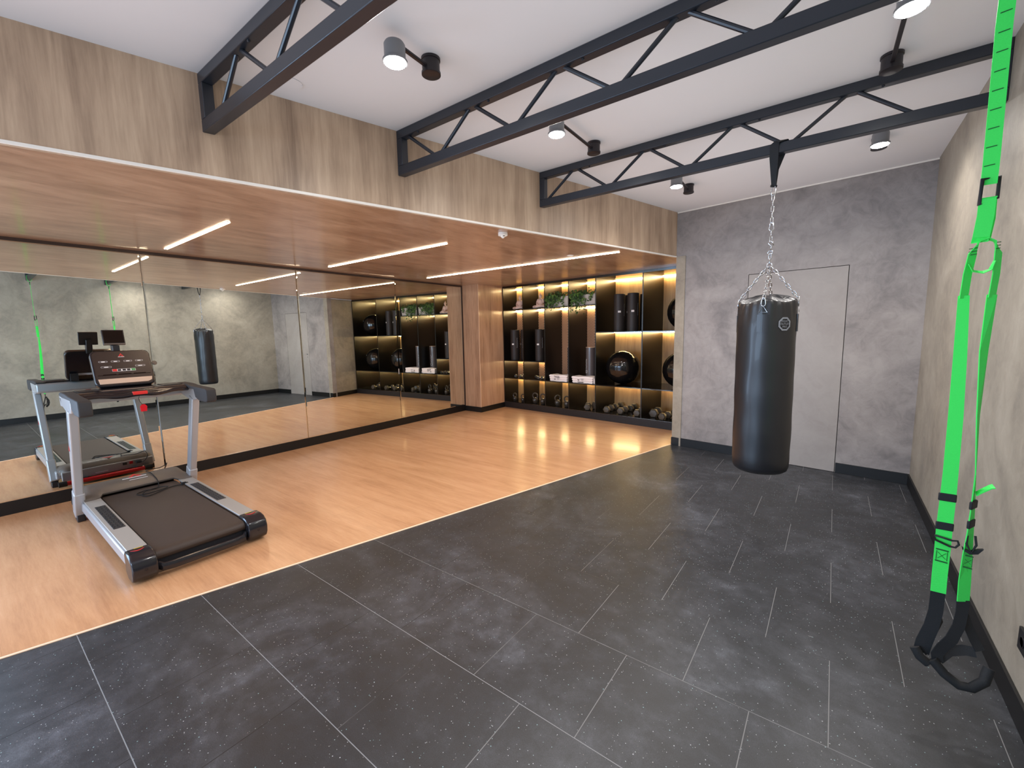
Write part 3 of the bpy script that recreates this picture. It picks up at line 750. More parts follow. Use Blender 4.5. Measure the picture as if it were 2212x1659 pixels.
# ivy ----------------------------------------------------------------
def ivy(u0, u1, lb, seed):
    rnd = random.Random(seed)
    uc = (u0+u1)/2; t = sht('ivy_planter', lb, 'plant', uc, .12, Z1+.001, 0, 'ivy planters in the top row of the shelving')
    w = (u1-u0)/2
    MB().hexa([(-w, -.09, 0), (w, -.09, 0), (w, .09, 0), (-w, .09, 0), (-w, -.1, .18), (w, -.1, .18), (w, .1, .18), (-w, .1, .18)]).build('planter_box', M['planter'], t, bevel=.006)
    lf = MB(); stn = MB()
    def leaf(p, s, nrm, up):
        p, nrm, up = Vector(p), Vector(nrm).normalized(), Vector(up); up = (up-nrm*up.dot(nrm)).normalized(); X = nrm.cross(up)
        outl = [(0, -.5), (.28, -.42), (.52, -.08), (.30, .05), (.34, .34), (.1, .22), (0, .62), (-.1, .22), (-.34, .34), (-.30, .05), (-.52, -.08), (-.28, -.42)]
        c0 = lf.v(p+nrm*s*.12); vs = [lf.v(p+X*a*s+up*b_*s) for a, b_ in outl]
        for k in range(12): lf.f([c0, vs[k], vs[(k+1) % 12]])
    for k in range(34):   # stems spill over the front edge
        x = rnd.uniform(-w+.01, w-.03)
        if rnd.random() < .55: x = rnd.uniform(-w+.01, 0)
        long = rnd.random() < .22
        drop = rnd.uniform(.22, .34) if long else rnd.uniform(.04, .2)
        hgt = rnd.uniform(.02, .075)
        pts = [Vector((x, -.02, .18)), Vector((x+rnd.uniform(-.03, .03), -.06, .18+hgt)), Vector((x+rnd.uniform(-.04, .04), -.115, .17+hgt*.4))]
        n = 2+int(drop/.045); q = pts[-1].copy()
        for j in range(n): q = q+Vector((rnd.uniform(-.014, .018), rnd.uniform(-.006, .003), -drop/n)); pts.append(q.copy())
        stn.tube(pts, .0014, 5)
        for j, a in enumerate(pts[1:]):
            for _ in range(2 if not long or j < 4 else 1):
                if long and j > 5 and rnd.random() < .25: continue
                b_ = a+Vector((rnd.uniform(-.022, .022), rnd.uniform(-.014, .004), rnd.uniform(-.02, .02)))
                leaf(b_, rnd.uniform(.02, .036), (rnd.uniform(-.6, .6), -1, rnd.uniform(-.2, .8)), (rnd.uniform(-.7, .7), 0, -1))
    for k in range(46):   # crown above the box
        b_ = (rnd.uniform(-w+.01, w-.01), rnd.uniform(-.1, .07), .185+abs(rnd.gauss(0, .035)))
        leaf(b_, rnd.uniform(.022, .038), (rnd.uniform(-.7, .7), -.8, rnd.uniform(0, 1)), (rnd.uniform(-1, 1), 0, rnd.uniform(-1, .6)))
    stn.build('stems', M['leaf'], t); lf.build('foliage', M['leaf'], t)
ivy(1.105, 1.57, 'trailing ivy in a pale planter box, left of the two, third top niche', 3)
ivy(1.625, 2.115, 'trailing ivy in a pale planter box, right of the two, fourth top niche', 11)

# ============================================================ PUNCHING BAG
BX, BY = 5.353, 3.440
bag = thing('punching_bag', 'black vinyl punching bag hanging on chains from the farthest truss', 'punching bag', (BX, BY, .50))
off = bag.location
def bwarp(r, z, t):
    lump = .0016*math.sin(3*t+z*3)+.0008*math.sin(5*t-z*6)+.0005*math.sin(8*t+z*17)
    if z > 1.50:
        k = min(1, (z-1.50)/.19); c4 = abs(math.cos(2*(t+PI/4)))**2 if False else abs(math.cos(2*t))**3
        r2 = r+lump*(1+k)-k*.007*(1-c4)+k*.0035*math.sin(18*t)
        return r2, z+(k*.020*(c4-.5) if r > .1 else k*.006*math.sin(9*t))
    return r+lump, z
pr = [(0, .50), (.10, .502), (.150, .506), (.168, .520), (.176, .545), (.179, .60)]
pr += [(.179-.001*math.sin(k*.9), .60+.95*k/26) for k in range(1, 27)]
pr += [(.178, 1.58), (.177, 1.61), (.176, 1.64), (.175, 1.66), (.172, 1.68), (.166, 1.692), (.158, 1.695), (.150, 1.700), (.12, 1.715), (.08, 1.728), (.04, 1.734), (0, 1.736)]
MB(off).lathe(pr, (BX, BY, 0), (0, 0, 1), 96, bwarp).build('bag_body', M['leather'], bag, smooth=True, angle=1.1)
RZ = 1.925
angs = [-PI/2-.02, .0, PI/2, PI]
for a in angs:
    dr = Vector((math.cos(a), math.sin(a), 0)); tg = Vector((-math.sin(a), math.cos(a), 0))
    rim = Vector((BX, BY, 1.655))+dr*.186; top = Vector((BX, BY, RZ))+dr*.012
    hk = rim+Vector((0, 0, .045))-dr*.006
    MB(off).chain(top, hk, tg, L=.040, w=.023, r=.0032, pitch=.030).build('chain', M['chrome'], bag, smooth=True, angle=3)
    m = MB(off)
    loop = [hk+Vector((0, 0, .012)), hk+tg*.008+Vector((0, 0, .002)), hk+tg*.013-Vector((0, 0, .028)), hk+tg*.010-Vector((0, 0, .042)), hk-Vector((0, 0, .048)), hk-tg*.010-Vector((0, 0, .042)), hk-tg*.013-Vector((0, 0, .028)), hk-tg*.008+Vector((0, 0, .002))]
    m.tube(loop, .0035, 8, closed=True).build('snap_hook', M['chrome'], bag, smooth=True, angle=3)
    # wire triangle + stitched vinyl tab
    b0 = hk-Vector((0, 0, .046))+dr*.002
    MB(off).tube([b0, b0+tg*.024-Vector((0, 0, .040)), b0-tg*.024-Vector((0, 0, .040))], .0022, 6, closed=True).build('wire_triangle', M['chrome'], bag)
    m = MB(off); nx = 6; cols = []
    for k in range(nx+1):
        aa = a+(k/nx-.5)*.36; q = Vector((math.cos(aa), math.sin(aa), 0))
        cols.append((Vector((BX, BY, 0))+q*.1835, Vector((BX, BY, 0))+q*.178))
    for k in range(nx):
        (o0, i0), (o1, i1) = cols[k], cols[k+1]
        z0, z1 = 1.485, 1.60
        m.hexa([i0+Vector((0, 0, z0)), i1+Vector((0, 0, z0)), o1+Vector((0, 0, z0)), o0+Vector((0, 0, z0)), i0+Vector((0, 0, z1)), i1+Vector((0, 0, z1)), o1+Vector((0, 0, z1)), o0+Vector((0, 0, z1))])
    bmesh.ops.remove_doubles(m.bm, verts=m.bm.verts, dist=1e-5)
    m.build('stitched_tab', M['leather'], bag, smooth=True, angle=1.2)
MB(off).tube([Vector((BX, BY, RZ+.008))+Vector((.016*math.cos(k*PI/8), 0, .016*math.sin(k*PI/8))) for k in range(16)], .004, 8, closed=True).build('ring', M['chrome'], bag, smooth=True, angle=3)
MB(off).chain((BX, BY, RZ+.02), (BX, BY, 2.01), (0, 1, 0), L=.046, w=.022, r=.0035, pitch=.034).build('chain', M['chrome'], bag, smooth=True, angle=3)
m = MB(off); m.tube([(BX-.004, BY, 2.0), (BX+.014, BY, 2.012), (BX+.012, BY, 2.03), (BX-.008, BY, 2.03), (BX-.016, BY, 2.018)], .004, 8, closed=True)
m.tube([(BX, BY, 2.03), (BX+.006, BY, 2.06), (BX-.014, BY+.004, 2.082), (BX-.004, BY, 2.098), (BX+.012, BY-.004, 2.085), (BX+.018, BY, 2.065)], .0042, 8)
m.build('swivel_hook', M['chrome'], bag, smooth=True, angle=3)
MB(off).chain((BX, BY, 2.085), (BX, BY, 2.165), (1, .3, 0), L=.046, w=.022, r=.0035, pitch=.036).build('chain', M['chrome'], bag, smooth=True, angle=3)
def snap(z, L=.058):
    MB(off).tube([(BX, BY, z+L/2), (BX+.007, BY, z+L*.36), (BX+.014, BY, z-L*.25), (BX+.009, BY, z-L*.45), (BX, BY, z-L*.5), (BX-.009, BY, z-L*.45), (BX-.014, BY, z-L*.25), (BX-.007, BY, z+L*.36)], .0038, 8, closed=True).build('snap_hook', M['chrome'], bag, smooth=True, angle=3)
snap(2.19)
MB(off).chain((BX, BY, 2.21), (BX, BY, 2.395), (1, .3, 0), L=.046, w=.022, r=.0035, pitch=.034).build('chain', M['chrome'], bag, smooth=True, angle=3)
snap(2.425, .07)
# hanging strap looped over the truss chord
m = MB(off); pts = [(BX, BY-.005, 2.450), (BX-.002, BY-.022, 2.52), (BX-.004, BY-.033, 2.62), (BX-.004, BY-.034, 2.70), (BX+.01, BY-.033, 2.717), (BX+.05, BY+.0, 2.722), (BX+.06, BY+.031, 2.716), (BX+.03, BY+.034, 2.66), (BX+.004, BY+.024, 2.56), (BX+.002, BY+.006, 2.452)]
m.ribbon(pts, (1, .0, 0), [.026, .034, .05, .05, .05, .05, .05, .05, .036, .026], .004)
m.tube([(BX-.016, BY-.01, 2.452), (BX+.016, BY+.01, 2.449)], .008, 10)
m.build('hanging_strap', M['webbing'], bag, smooth=True)
# badge wrapped on the skin
ba = -PI/2+.70; bz = 1.535; R_ = .1835
def onbag(x, z, e=0): a = ba+x/R_; return Vector((BX+(R_+e)*math.cos(a), BY+(R_+e)*math.sin(a), bz+z))
m = MB(off)
def octo(r, e): return [onbag(r*.92*math.cos(PI/8+PI/4*k), r*math.sin(PI/8+PI/4*k), e) for k in range(8)]
for ra, rb in ((.046, .0425), (.0395, .036)):
    A, B = [m.v(q) for q in octo(ra, .0016)], [m.v(q) for q in octo(rb, .0016)]
    for k in range(8): m.f([A[k], A[(k+1) % 8], B[(k+1) % 8], B[k]])
m.build('badge_border', M['grey_print'], bag)
m = MB(off); A, B = [m.v(q) for q in octo(.0425, .0014)], [m.v(q) for q in octo(.0395, .0014)]
for k in range(8): m.f([A[k], A[(k+1) % 8], B[(k+1) % 8], B[k]])
m.build('badge_ring', plain('badge_grey', srgb(92, 95, 104), .4), bag)
Zb = Vector((math.cos(ba), math.sin(ba), 0)); Xb = Vector((-math.sin(ba), math.cos(ba), 0))
for txt, z, s_ in (('FIGHT', .0175, .0165), ('OUTLET', 0, .0175), ('PRO', -.0185, .0165)):
    o = text_mesh('badge_word', txt, s_, M['grey_print'], bag, frame(onbag(0, z, .0018)-off, Xb, (0, 0, 1), Zb), bold=.0004)
    for v in o.data.vertices:   # bend the lettering round the bag
        p = v.co+off-Vector((BX, BY, 0)); a = math.atan2(p.y, p.x); x = (p-onbag(0, 0)+Vector((BX, BY, 0))).dot(Xb)
        aa = ba+x/R_; v.co = Vector((BX+(R_+.0022)*math.cos(aa), BY+(R_+.0022)*math.sin(aa), p.z))-off

# ============================================================ SUSPENSION TRAINERS
def trainer():
    o_ = Vector((6.11, 2.12, .24)); t = thing('suspension_trainer', '', 'suspension trainer', (0, 0, 0), 0, 'green suspension straps hung from the trusses')
    def P(x, z, y=2.12): return Vector((x, y, z))
    G, K = M['green'], M['webbing']
    XD = (1, 0, 0)
    # loop round the bottom chord
    MB(o_).ribbon([P(6.113, 2.60, 2.115), P(6.113, 2.64, 2.094), P(6.113, 2.70, 2.088), P(6.113, 2.722, 2.096), P(6.113, 2.722, 2.150), P(6.113, 2.70, 2.158), P(6.113, 2.64, 2.15), P(6.113, 2.60, 2.126)], XD, .038, .003).build('anchor_loop', G, t)
    MB(o_).tube([P(6.113-.022, 2.60), P(6.113+.022, 2.60), P(6.113+.020, 2.555), P(6.113-.020, 2.555)], .005, 8, closed=True).build('anchor_buckle', K, t)
    MB(o_).ribbon([P(6.108, 2.60, 2.121), P(6.106, 2.45, 2.120), P(6.109, 2.2), P(6.111, 2.02), P(6.111, 1.968, 2.124)], XD, .0385, .003).build('main_strap', G, t)
    m = MB(o_)
    for k in range(10):
        z = 2.545-.0575*k; m.obox(P(6.107, z, 2.1175), (1, 0, .10), (0, 1, 0), (0, 0, 1), .0125, .0008, .0012)
    m.obox(P(6.110, 1.885, 2.1175), (1, 0, .05), (0, 1, 0), (0, 0, 1), .011, .0008, .0012)
    m.build('stitching', M['stitch'], t)
    # rectangular buckle
    m = MB(o_); a, b_, c_, d_2 = P(6.094, 1.985, 2.112), P(6.137, 1.992, 2.14), P(6.137, 1.925, 2.14), P(6.092, 1.905, 2.112)
    m.tube([a, b_, c_, d_2], .0055, 8, closed=True); m.build('ring_buckle', K, t, smooth=True)
    MB(o_).ribbon([P(6.110, 1.922, 2.112), P(6.110, 1.87, 2.112), P(6.105, 1.80, 2.114), P(6.104, 1.785, 2.122), P(6.112, 1.80, 2.135), P(6.118, 1.86, 2.138), P(6.116, 1.93, 2.135)], XD, .040, .003).build('loop_strap', G, t)
    # equalizer loop: band running through the loop strap, opening below
    MB(o_).ribbon([P(6.080, 1.60, 2.116), P(6.083, 1.68, 2.116), P(6.090, 1.745, 2.118), P(6.103, 1.785, 2.122), P(6.122, 1.795, 2.126), P(6.141, 1.785, 2.13), P(6.152, 1.745, 2.132), P(6.153, 1.68, 2.134), P(6.149, 1.60, 2.134)], [(.8, .6, 0)]*3+[(0, 1, 0)]*3+[(.7, .7, 0)]*3, .028, .003).build('equalizer_strap', G, t)
    MB(o_).ribbon([P(6.083, 1.715, 2.110), P(6.095, 1.690, 2.110), P(6.118, 1.684, 2.112), P(6.136, 1.692, 2.118), P(6.144, 1.72, 2.122)], (0, .7, .7), .012, .002).build('cross_band', G, t)
    m = MB(o_); m2 = MB(o_)
    for z in (1.765, 1.755, 1.745): m.obox(P(6.090, z, 2.1125), (1, 0, .1), (0, 1, 0), (0, 0, 1), .010, .0008, .0012); m2.obox(P(6.149, z+.015, 2.127), (1, .5, .1), (0, 1, 0), (0, 0, 1), .007, .0008, .0012)
    m.build('stitching', M['stitch'], t); m2.build('stitching', M['stitch'], t)
    # long left strap, seen flat
    MB(o_).ribbon([P(6.080, 1.61, 2.116), P(6.086, 1.4, 2.112), P(6.090, 1.192, 2.105), P(6.092, .993, 2.102), P(6.092, .90, 2.1), P(6.091, .78, 2.1), P(6.092, .715, 2.1), P(6.092, .60, 2.1), P(6.093, .535, 2.1)], XD, [.028, .034, .038, .039, .041, .042, .042, .041, .041], .003).build('left_strap', G, t)
    MB(o_).ribbon([P(6.149, 1.61, 2.134), P(6.144, 1.42, 2.13), P(6.146, 1.2, 2.12), P(6.154, 1.0, 2.11), P(6.156, .86, 2.105), P(6.156, .78, 2.102), P(6.155, .70, 2.1), P(6.156, .60, 2.1), P(6.158, .524, 2.1)], [(.9, .4, 0), (.7, .7, 0), (.35, .93, 0), (.2, .98, 0), (.4, .9, 0), (.5, .8, 0), (.7, .7, 0), (.8, .5, 0), (.8, .5, 0)], [.028, .034, .038, .039, .041, .041, .04, .04, .04], .003).build('right_strap', G, t)
    MB(o_).ribbon([P(6.160, .925, 2.104), P(6.172, .94, 2.10), P(6.19, .958, 2.098), P(6.198, .962, 2.098)], (.2, .9, .3), .03, .003).build('strap_tail', G, t)
    for x, z, a in ((6.0905, .898, 0), (6.091, .790, 0), (6.1565, .885, 1), (6.156, .815, 1)):
        m = MB(o_); X = Vector((1, 0, 0)) if a == 0 else Vector((.45, .89, 0)); Yv = Vector((0, 0, 1)).cross(X)
        m.obox(P(x, z, 2.1 if a == 0 else 2.104), X, Yv, (0, 0, 1), .0235, .0045, .0145).build('keeper_band', K, t, bevel=.003)
    # cam buckles
    MB(o_).tube([P(6.068, .752, 2.094), P(6.112, .745, 2.09), P(6.126, .748, 2.09), P(6.130, .735, 2.09), P(6.122, .722, 2.09), P(6.108, .722, 2.09), P(6.070, .735, 2.094)], .0035, 8, closed=True).build('cam_buckle', K, t, smooth=True, angle=3)
    MB(o_).tube([P(6.148, .775, 2.09), P(6.147, .745, 2.085), P(6.160, .718, 2.082), P(6.172, .745, 2.09), P(6.169, .775, 2.1)], .0035, 8).build('cam_buckle', K, t, smooth=True)
    MB(o_).prism([(-.018, 0), (.0, -.012), (.02, -.005), (.032, .016), (.02, .012), (0, -.001), (-.02, .01)], lambda a, b_, h: P(6.158+a, .72+b_, 2.086+h), 0, .012).build('cam_lever', K, t)
    for x, w in ((6.0915, .0165), (6.157, .012)):
        m = MB(o_)
        y = 2.0975 if x < 6.1 else 2.092
        for zz in (.700, .656): m.obox(P(x, zz, y), (1, 0, -.08), (0, 1, 0), (0, 0, 1), w, .0008, .0022)
        for sg in (-1, 1): m.obox(P(x, .678, y), (1, 0, sg*1.1), (0, 1, 0), (0, 0, 1), w*.95, .0006, .0007)
        for sx in (-1, 1): m.obox(P(x+sx*w*.85, .678, y), (0, 0, 1), (0, 1, 0), (1, 0, 0), .017, .0006, .0007)
        m.build('stitching', M['stitch'], t)
    # black foot cradles and foam handles
    MB(o_).ribbon([P(6.093, .538, 2.102), P(6.092, .46, 2.1), P(6.083, .40, 2.09), P(6.066, .34, 2.075), P(6.060, .30, 2.07)], (1, .1, 0), [.040, .040, .042, .046, .045], .003).build('foot_cradle', K, t, smooth=True)
    MB(o_).ribbon([P(6.098, .44, 2.115), P(6.110, .40, 2.13), P(6.100, .36, 2.13), P(6.088, .32, 2.12), P(6.07, .29, 2.09)], (.6, .8, 0), .036, .003).build('foot_cradle', K, t, smooth=True)
    MB(o_).tube([P(6.040, .318, 2.06), P(6.055, .292, 2.05), P(6.078, .276, 2.05)], .0155, 14).build('foam_grip', M['foam'], t, smooth=True)
    MB(o_).ribbon([P(6.158, .528, 2.102), P(6.158, .48, 2.10), P(6.152, .43, 2.09), P(6.135, .38, 2.075), P(6.112, .345, 2.065), P(6.100, .315, 2.06), P(6.104, .290, 2.055)], [(1, .3, 0)]*3+[(.8, .3, .4)]*4, [.036, .034, .036, .038, .038, .036, .034], .003).build('foot_cradle', K, t, smooth=True)
    MB(o_).ribbon([P(6.166, .47, 2.11), P(6.180, .43, 2.12), P(6.200, .38, 2.12), P(6.215, .35, 2.11)], (.8, .5, .2), .03, .003).build('foot_cradle', K, t, smooth=True)
    MB(o_).ribbon([P(6.105, .300, 2.06), P(6.135, .325, 2.09), P(6.175, .335, 2.11), P(6.205, .340, 2.11)], (0, .5, .8), .034, .003).build('foot_cradle', K, t, smooth=True)
    MB(o_).tube([P(6.088, .296, 2.05), P(6.120, .262, 2.04), P(6.158, .240, 2.035), P(6.190, .242, 2.04), P(6.220, .275, 2.05), P(6.232, .318, 2.07)], .0155, 14).build('foam_grip', M['foam'], t, smooth=True)
    return t, o_
tr, o_ = trainer()
tr.location = o_; tr['label'] = 'bright green suspension trainer with black foot loops, hanging large at the right edge'
t2 = copy_tree(tr); t2.location = (6.115, 1.047, .24); t2.rotation_euler = (0, 0, .05)
t2['label'] = 'green suspension trainer on the nearest truss, seen only in the mirror'

# wall socket
sk = thing('wall_socket', 'black wall socket low on the right wall at the photo edge', 'wall socket', (W, 2.33, .27))
MB(sk.location).box(W-.010, W, 2.285, 2.372, .27, .357).build('cover_plate', M['socket'], sk, bevel=.002)
MB(sk.location).lathe([(.022, 0), (.022, .002), (.019, .002), (.019, -.004), (0, -.004)], (W-.010, 2.328, .313), (-1, 0, 0), 24).build('socket_inset', M['lamp_black'], sk)

# ============================================================ TREADMILL
tm = thing('treadmill', 'silver and black treadmill standing on the timber floor before the mirrors', 'treadmill', (1.35, .92, 0))
off = tm.location; YC = .925
def B_(): return MB(off)
SV, BK = M['silver'], M['tm_black']
for s in (-1, 1):
    ys = lambda a: YC+s*a
    lo, hi = sorted((ys(.272), ys(.375)))
    rl = B_().hexa([(.80, lo, .168), (2.27, lo, .168), (2.27, hi, .168), (.80, hi, .168), (.80, lo, .182), (2.27, lo, .182), (2.27, hi, .182), (.80, hi, .182)]).build('side_rail', M['silver_rail'], tm, bevel=.003)
    lo2, hi2 = sorted((ys(.286), ys(.352)))
    fp = B_().prism([(1.07, lo2+.003), (1.735, lo2), (1.735, hi2), (1.07, hi2)], lambda a, b_, h: (a, b_, h), .182, .1845).build('foot_pad', BK, tm, bevel=.002)
    fp.parent = rl
    m = B_()
    for k in range(22):
        for j in range(3): m.obox((1.095+.0288*k, lo2+.012+.021*j, .1852), (1, .6*(-1)**(k+j), 0), (0, 1, 0), (0, 0, 1), .010, .0022, .0012)
    gr = m.build('tread_bars', M['tm_gloss'], rl)
    # lower frame beam
    lo3, hi3 = sorted((ys(.325), ys(.388)))
    B_().box(.62, 2.27, lo3, hi3, .085, .167).build('frame_beam', SV, tm, bevel=.012, bseg=3)
    # end cap
    lo4, hi4 = sorted((ys(.262), ys(.392)))
    pts = [(2.22, .188), (2.30, .188), (2.345, .180), (2.385, .155), (2.400, .110), (2.395, .060), (2.375, .025), (2.34, .010), (2.27, .012), (2.22, .05)]
    ec = B_().prism(pts, lambda a, b_, h: (a, h, b_), lo4, hi4).build('end_cap', M['tm_gloss'], tm, bevel=.014, bseg=3)
    B_().lathe([(.009, 0), (.009, .002), (.005, .002), (.005, -.006), (0, -.006)], (2.398, ys(.325), .095), (1, 0, 0), 14).build('cap_screw', M['lamp_black'], ec)
    m = B_(); m.tube([(2.262+.04*math.sin(a)*.6, ys(.285)+s*.012+s*.07*(k/7), .1895-.0012*(k/7)*0) for k, a in enumerate([PI*j/7 for j in range(8)])], [.0006+.0025*math.sin(PI*j/7) for j in range(8)], 6)
    m.build('red_swoosh', M['red_lbl'], ec)
    m = B_(); m.tube([(2.243, ys(.30), .190), (2.240, ys(.345), .190)], .0018, 6).build('yellow_print', M['yellow'], ec)
    # uprights lean towards the user
    y = ys(.395)
    a0, a1 = Vector((.700, y, .055)), Vector((1.075, y, .985))
    d = (a1-a0).normalized()
    B_().bar(a0+d*.10, a1, (1, 0, 0), .058, .088).build('upright', SV, tm, bevel=.010, bseg=3)
    B_().bar(a0, a0+d*.23, (1, 0, 0), .068, .100).build('upright_collar', SV, tm, bevel=.010, bseg=3)
    B_().box(.66, .76, y-.026, y+.026, 0, .06).build('foot', BK, tm, bevel=.006)
    # silver cheek below the arm
    pts = [(.735, 1.070), (.800, .995), (1.03, .955), (1.19, .968), (1.25, 1.075)]
    lo5, hi5 = sorted((ys(.372), ys(.418)))
    B_().prism(pts, lambda a, b_, h: (a, h, b_), lo5, hi5).build('arm_cheek', SV, tm, bevel=.010, bseg=3)
    for q in ((1.02, .975), (1.09, .978)): B_().lathe([(.006, 0), (.006, .003), (0, .004)], (q[0], hi5 if s > 0 else lo5, q[1]), (0, s, 0), 10).build('screw', M['chrome'], tm)
    # grip arm
    lo6, hi6 = sorted((ys(.345), ys(.420)))
    pts = [(.74, 1.078), (.74, 1.095), (.80, 1.108), (1.02, 1.108), (1.15, 1.098), (1.52, 1.092), (1.545, 1.082), (1.550, 1.02), (1.545, .985), (1.52, .975), (1.36, .975), (1.27, 1.0), (1.24, 1.07), (.80, 1.068)]
    B_().prism(pts, lambda a, b_, h: (a, h, b_), lo6, hi6).build('grip_arm', M['grip'], tm, bevel=.012, bseg=3)
# deck and belt
B_().box(.46, 2.325, YC-.27, YC+.27, .045, .150).build('deck', BK, tm)
pts = [(.76, .160), (.76, .168), (2.28, .168), (2.315, .165), (2.335, .152), (2.345, .130), (2.338, .108), (2.31, .095), (2.28, .095), (2.28, .160)]
B_().prism(pts, lambda a, b_, h: (a, h, b_), YC-.262, YC+.262).build('belt', M['belt'], tm, bevel=.004)
m = B_(); m.tube([(2.345, YC-.255, .075), (2.372, YC-.235, .062), (2.378, YC-.18, .058), (2.378, YC+.18, .058), (2.372, YC+.235, .062), (2.345, YC+.255, .075)], .028, 12, ry=.016, up=(0, 0, 1)).build('rear_bar', M['tm_gloss'], tm, smooth=True)
# motor hood
prof = [(.44, .150), (.425, .195), (.445, .222), (.50, .240), (.56, .243), (.64, .232), (.74, .205), (.84, .186), (.84, .170)]
m = B_(); ny = 24; rings = []
for k in range(ny+1):
    y = YC-.372+.744*k/ny; e = abs(k/ny-.5)*2
    sx = max(0, (e-.86)/.14); arch = max(0., min(1., (.76-e)/.06))
    row = []
    for j, (x, z) in enumerate(prof):
        xx = x+.05*sx*sx*(1 if x < .5 else 0); zz = z-.045*sx*sx*(1 if z > .19 else 0)
        if x > .7: xx = x - .085*arch*((x-.7)/.14); zz = z + .012*arch
        row.append(m.v((xx, y, zz)))
    rings.append(row)
for A, B in zip(rings, rings[1:]):
    for j in range(len(prof)-1): m.f([A[j], B[j], B[j+1], A[j+1]])
m.f(rings[0]); m.f(rings[-1][::-1])
hood = m.build('motor_hood', M['hood'], tm, smooth=True, angle=.8)
so = hood.modifiers.new('thick', 'SOLIDIFY'); so.thickness = .006; so.offset = -1
# hood logo: red triangle and white bar
def tri_logo(name, par, c, X, Y, s_, offv):
    c, X, Y = Vector(c), Vector(X).normalized(), Vector(Y).normalized(); n = X.cross(Y)*.0007
    m = MB(offv)
    for pts in ([(-.9, -.5), (-.45, -.5), (0, .25), (.12, .05), (.33, .38), (0, .95)], [(.18, -.05), (.42, .3), (.9, -.5), (.0, -.5), (.05, -.32), (.5, -.28)]):
        m.prism(pts, lambda a, b_, h: c+X*a*s_+Y*b_*s_+n*h, 0, 1)
    return m.build(name, M['red_lbl'], par)
tri_logo('red_logo', hood, (.545, YC+.01, .2445), (0, 1, 0), (-1, 0, .08), .055, off)
B_().obox((.592, YC, .2425), (0, 1, 0), (1, 0, -.12), (0, 0, 1), .085, .006, .0008).build('white_bar', M['white_print'], hood)
B_().obox((.640, YC+.02, .2345), (0, 1, 0), (1, 0, -.2), (0, 0, 1), .065, .003, .0008).build('white_line', M['white_print'], hood)
# front panel facing the mirror
fpnl = B_().box(.418, .45, YC-.365, YC+.365, .100, .192).build('front_panel', SV, tm, bevel=.008, bseg=3)
B_().box(.412, .419, YC+.155, YC+.185, .150, .178).build('rocker_switch', M['red'], fpnl)
B_().box(.414, .419, YC+.100, YC+.135, .150, .175).build('round_fuse', M['lamp_black'], fpnl)
B_().box(.380, .419, YC+.205, YC+.255, .148, .172).build('cord_plug', M['webbing'], fpnl, bevel=.004)
B_().box(.4165, .419, YC+.20, YC+.27, .178, .187).build('white_label', M['white_print'], fpnl)
B_().box(.4165, .419, YC-.12, YC-.02, .120, .131).build('white_label', M['white_print'], fpnl)
B_().cyl((.370, YC-.34, .085), (.370, YC+.27, .085), .021, 18).build('transport_tube', M['red'], tm, smooth=True)
for s in (-1, 1): B_().cyl((.370, YC+s*(.34 if s < 0 else .27), .085), (.370, YC+s*(.40 if s < 0 else .335), .085), .027, 20).build('transport_wheel', M['foam'], tm, smooth=True)
for s in (-1, 1): B_().box(.375, .46, YC+s*.2-.02, YC+s*.2+.02, .06, .11).build('tube_bracket', BK, tm)
# top beam and tray
B_().prism([(.725, 1.072), (.742, 1.085), (.80, 1.085), (.80, .990), (.742, .985), (.725, 1.0)], lambda a, b_, h: (a, h, b_), YC-.418, YC+.418).build('front_beam', SV, tm, bevel=.012, bseg=3)
B_().prism([(.745, 1.086), (.755, 1.104), (1.02, 1.104), (1.08, 1.092), (1.10, 1.080), (1.08, 1.068), (.80, 1.072)], lambda a, b_, h: (a, h, b_), YC-.36, YC+.36).build('tray', M['tm_gloss'], tm, bevel=.006)
for y in (-.27, .27): B_().prism([(.80, 1.1045), (.99, 1.1045), (.99, 1.110), (.80, 1.110)], lambda a, b_, h: (a, h, b_), YC+y-.07, YC+y+.07).build('cup_tray', BK, tm, bevel=.003)
m = B_(); pts = []
for k in range(21):
    q = -1+2*k/20; y = YC+q*.345; pts.append((1.085+.055*(1-q*q)+.0*abs(q), y, 1.075-.012*(1-q*q)+.006*math.cos(q*9)))
m.tube(pts, .019, 12, ry=.026, up=(0, 0, 1)).build('pulse_bar', M['tm_gloss'], tm, smooth=True)
B_().box(1.135, 1.168, YC-.045, YC+.05, 1.064, 1.090).build('safety_key_seat', M['red_lbl'], tm, bevel=.004)
m = B_(); m.tube([(1.150, YC+.0, 1.062), (1.152, YC-.012, 1.03), (1.150, YC-.004, 1.0), (1.15, YC+.01, .975)], .0018, 6).build('key_cord', M['webbing'], tm)
B_().prism([(-.020, -.030), (.020, -.030), (.024, .012), (.010, .030), (-.010, .030), (-.024, .012)], lambda a, b_, h: (1.146+h, YC+.014+a, .948+b_), 0, .010).build('safety_key', M['red'], tm, bevel=.003)
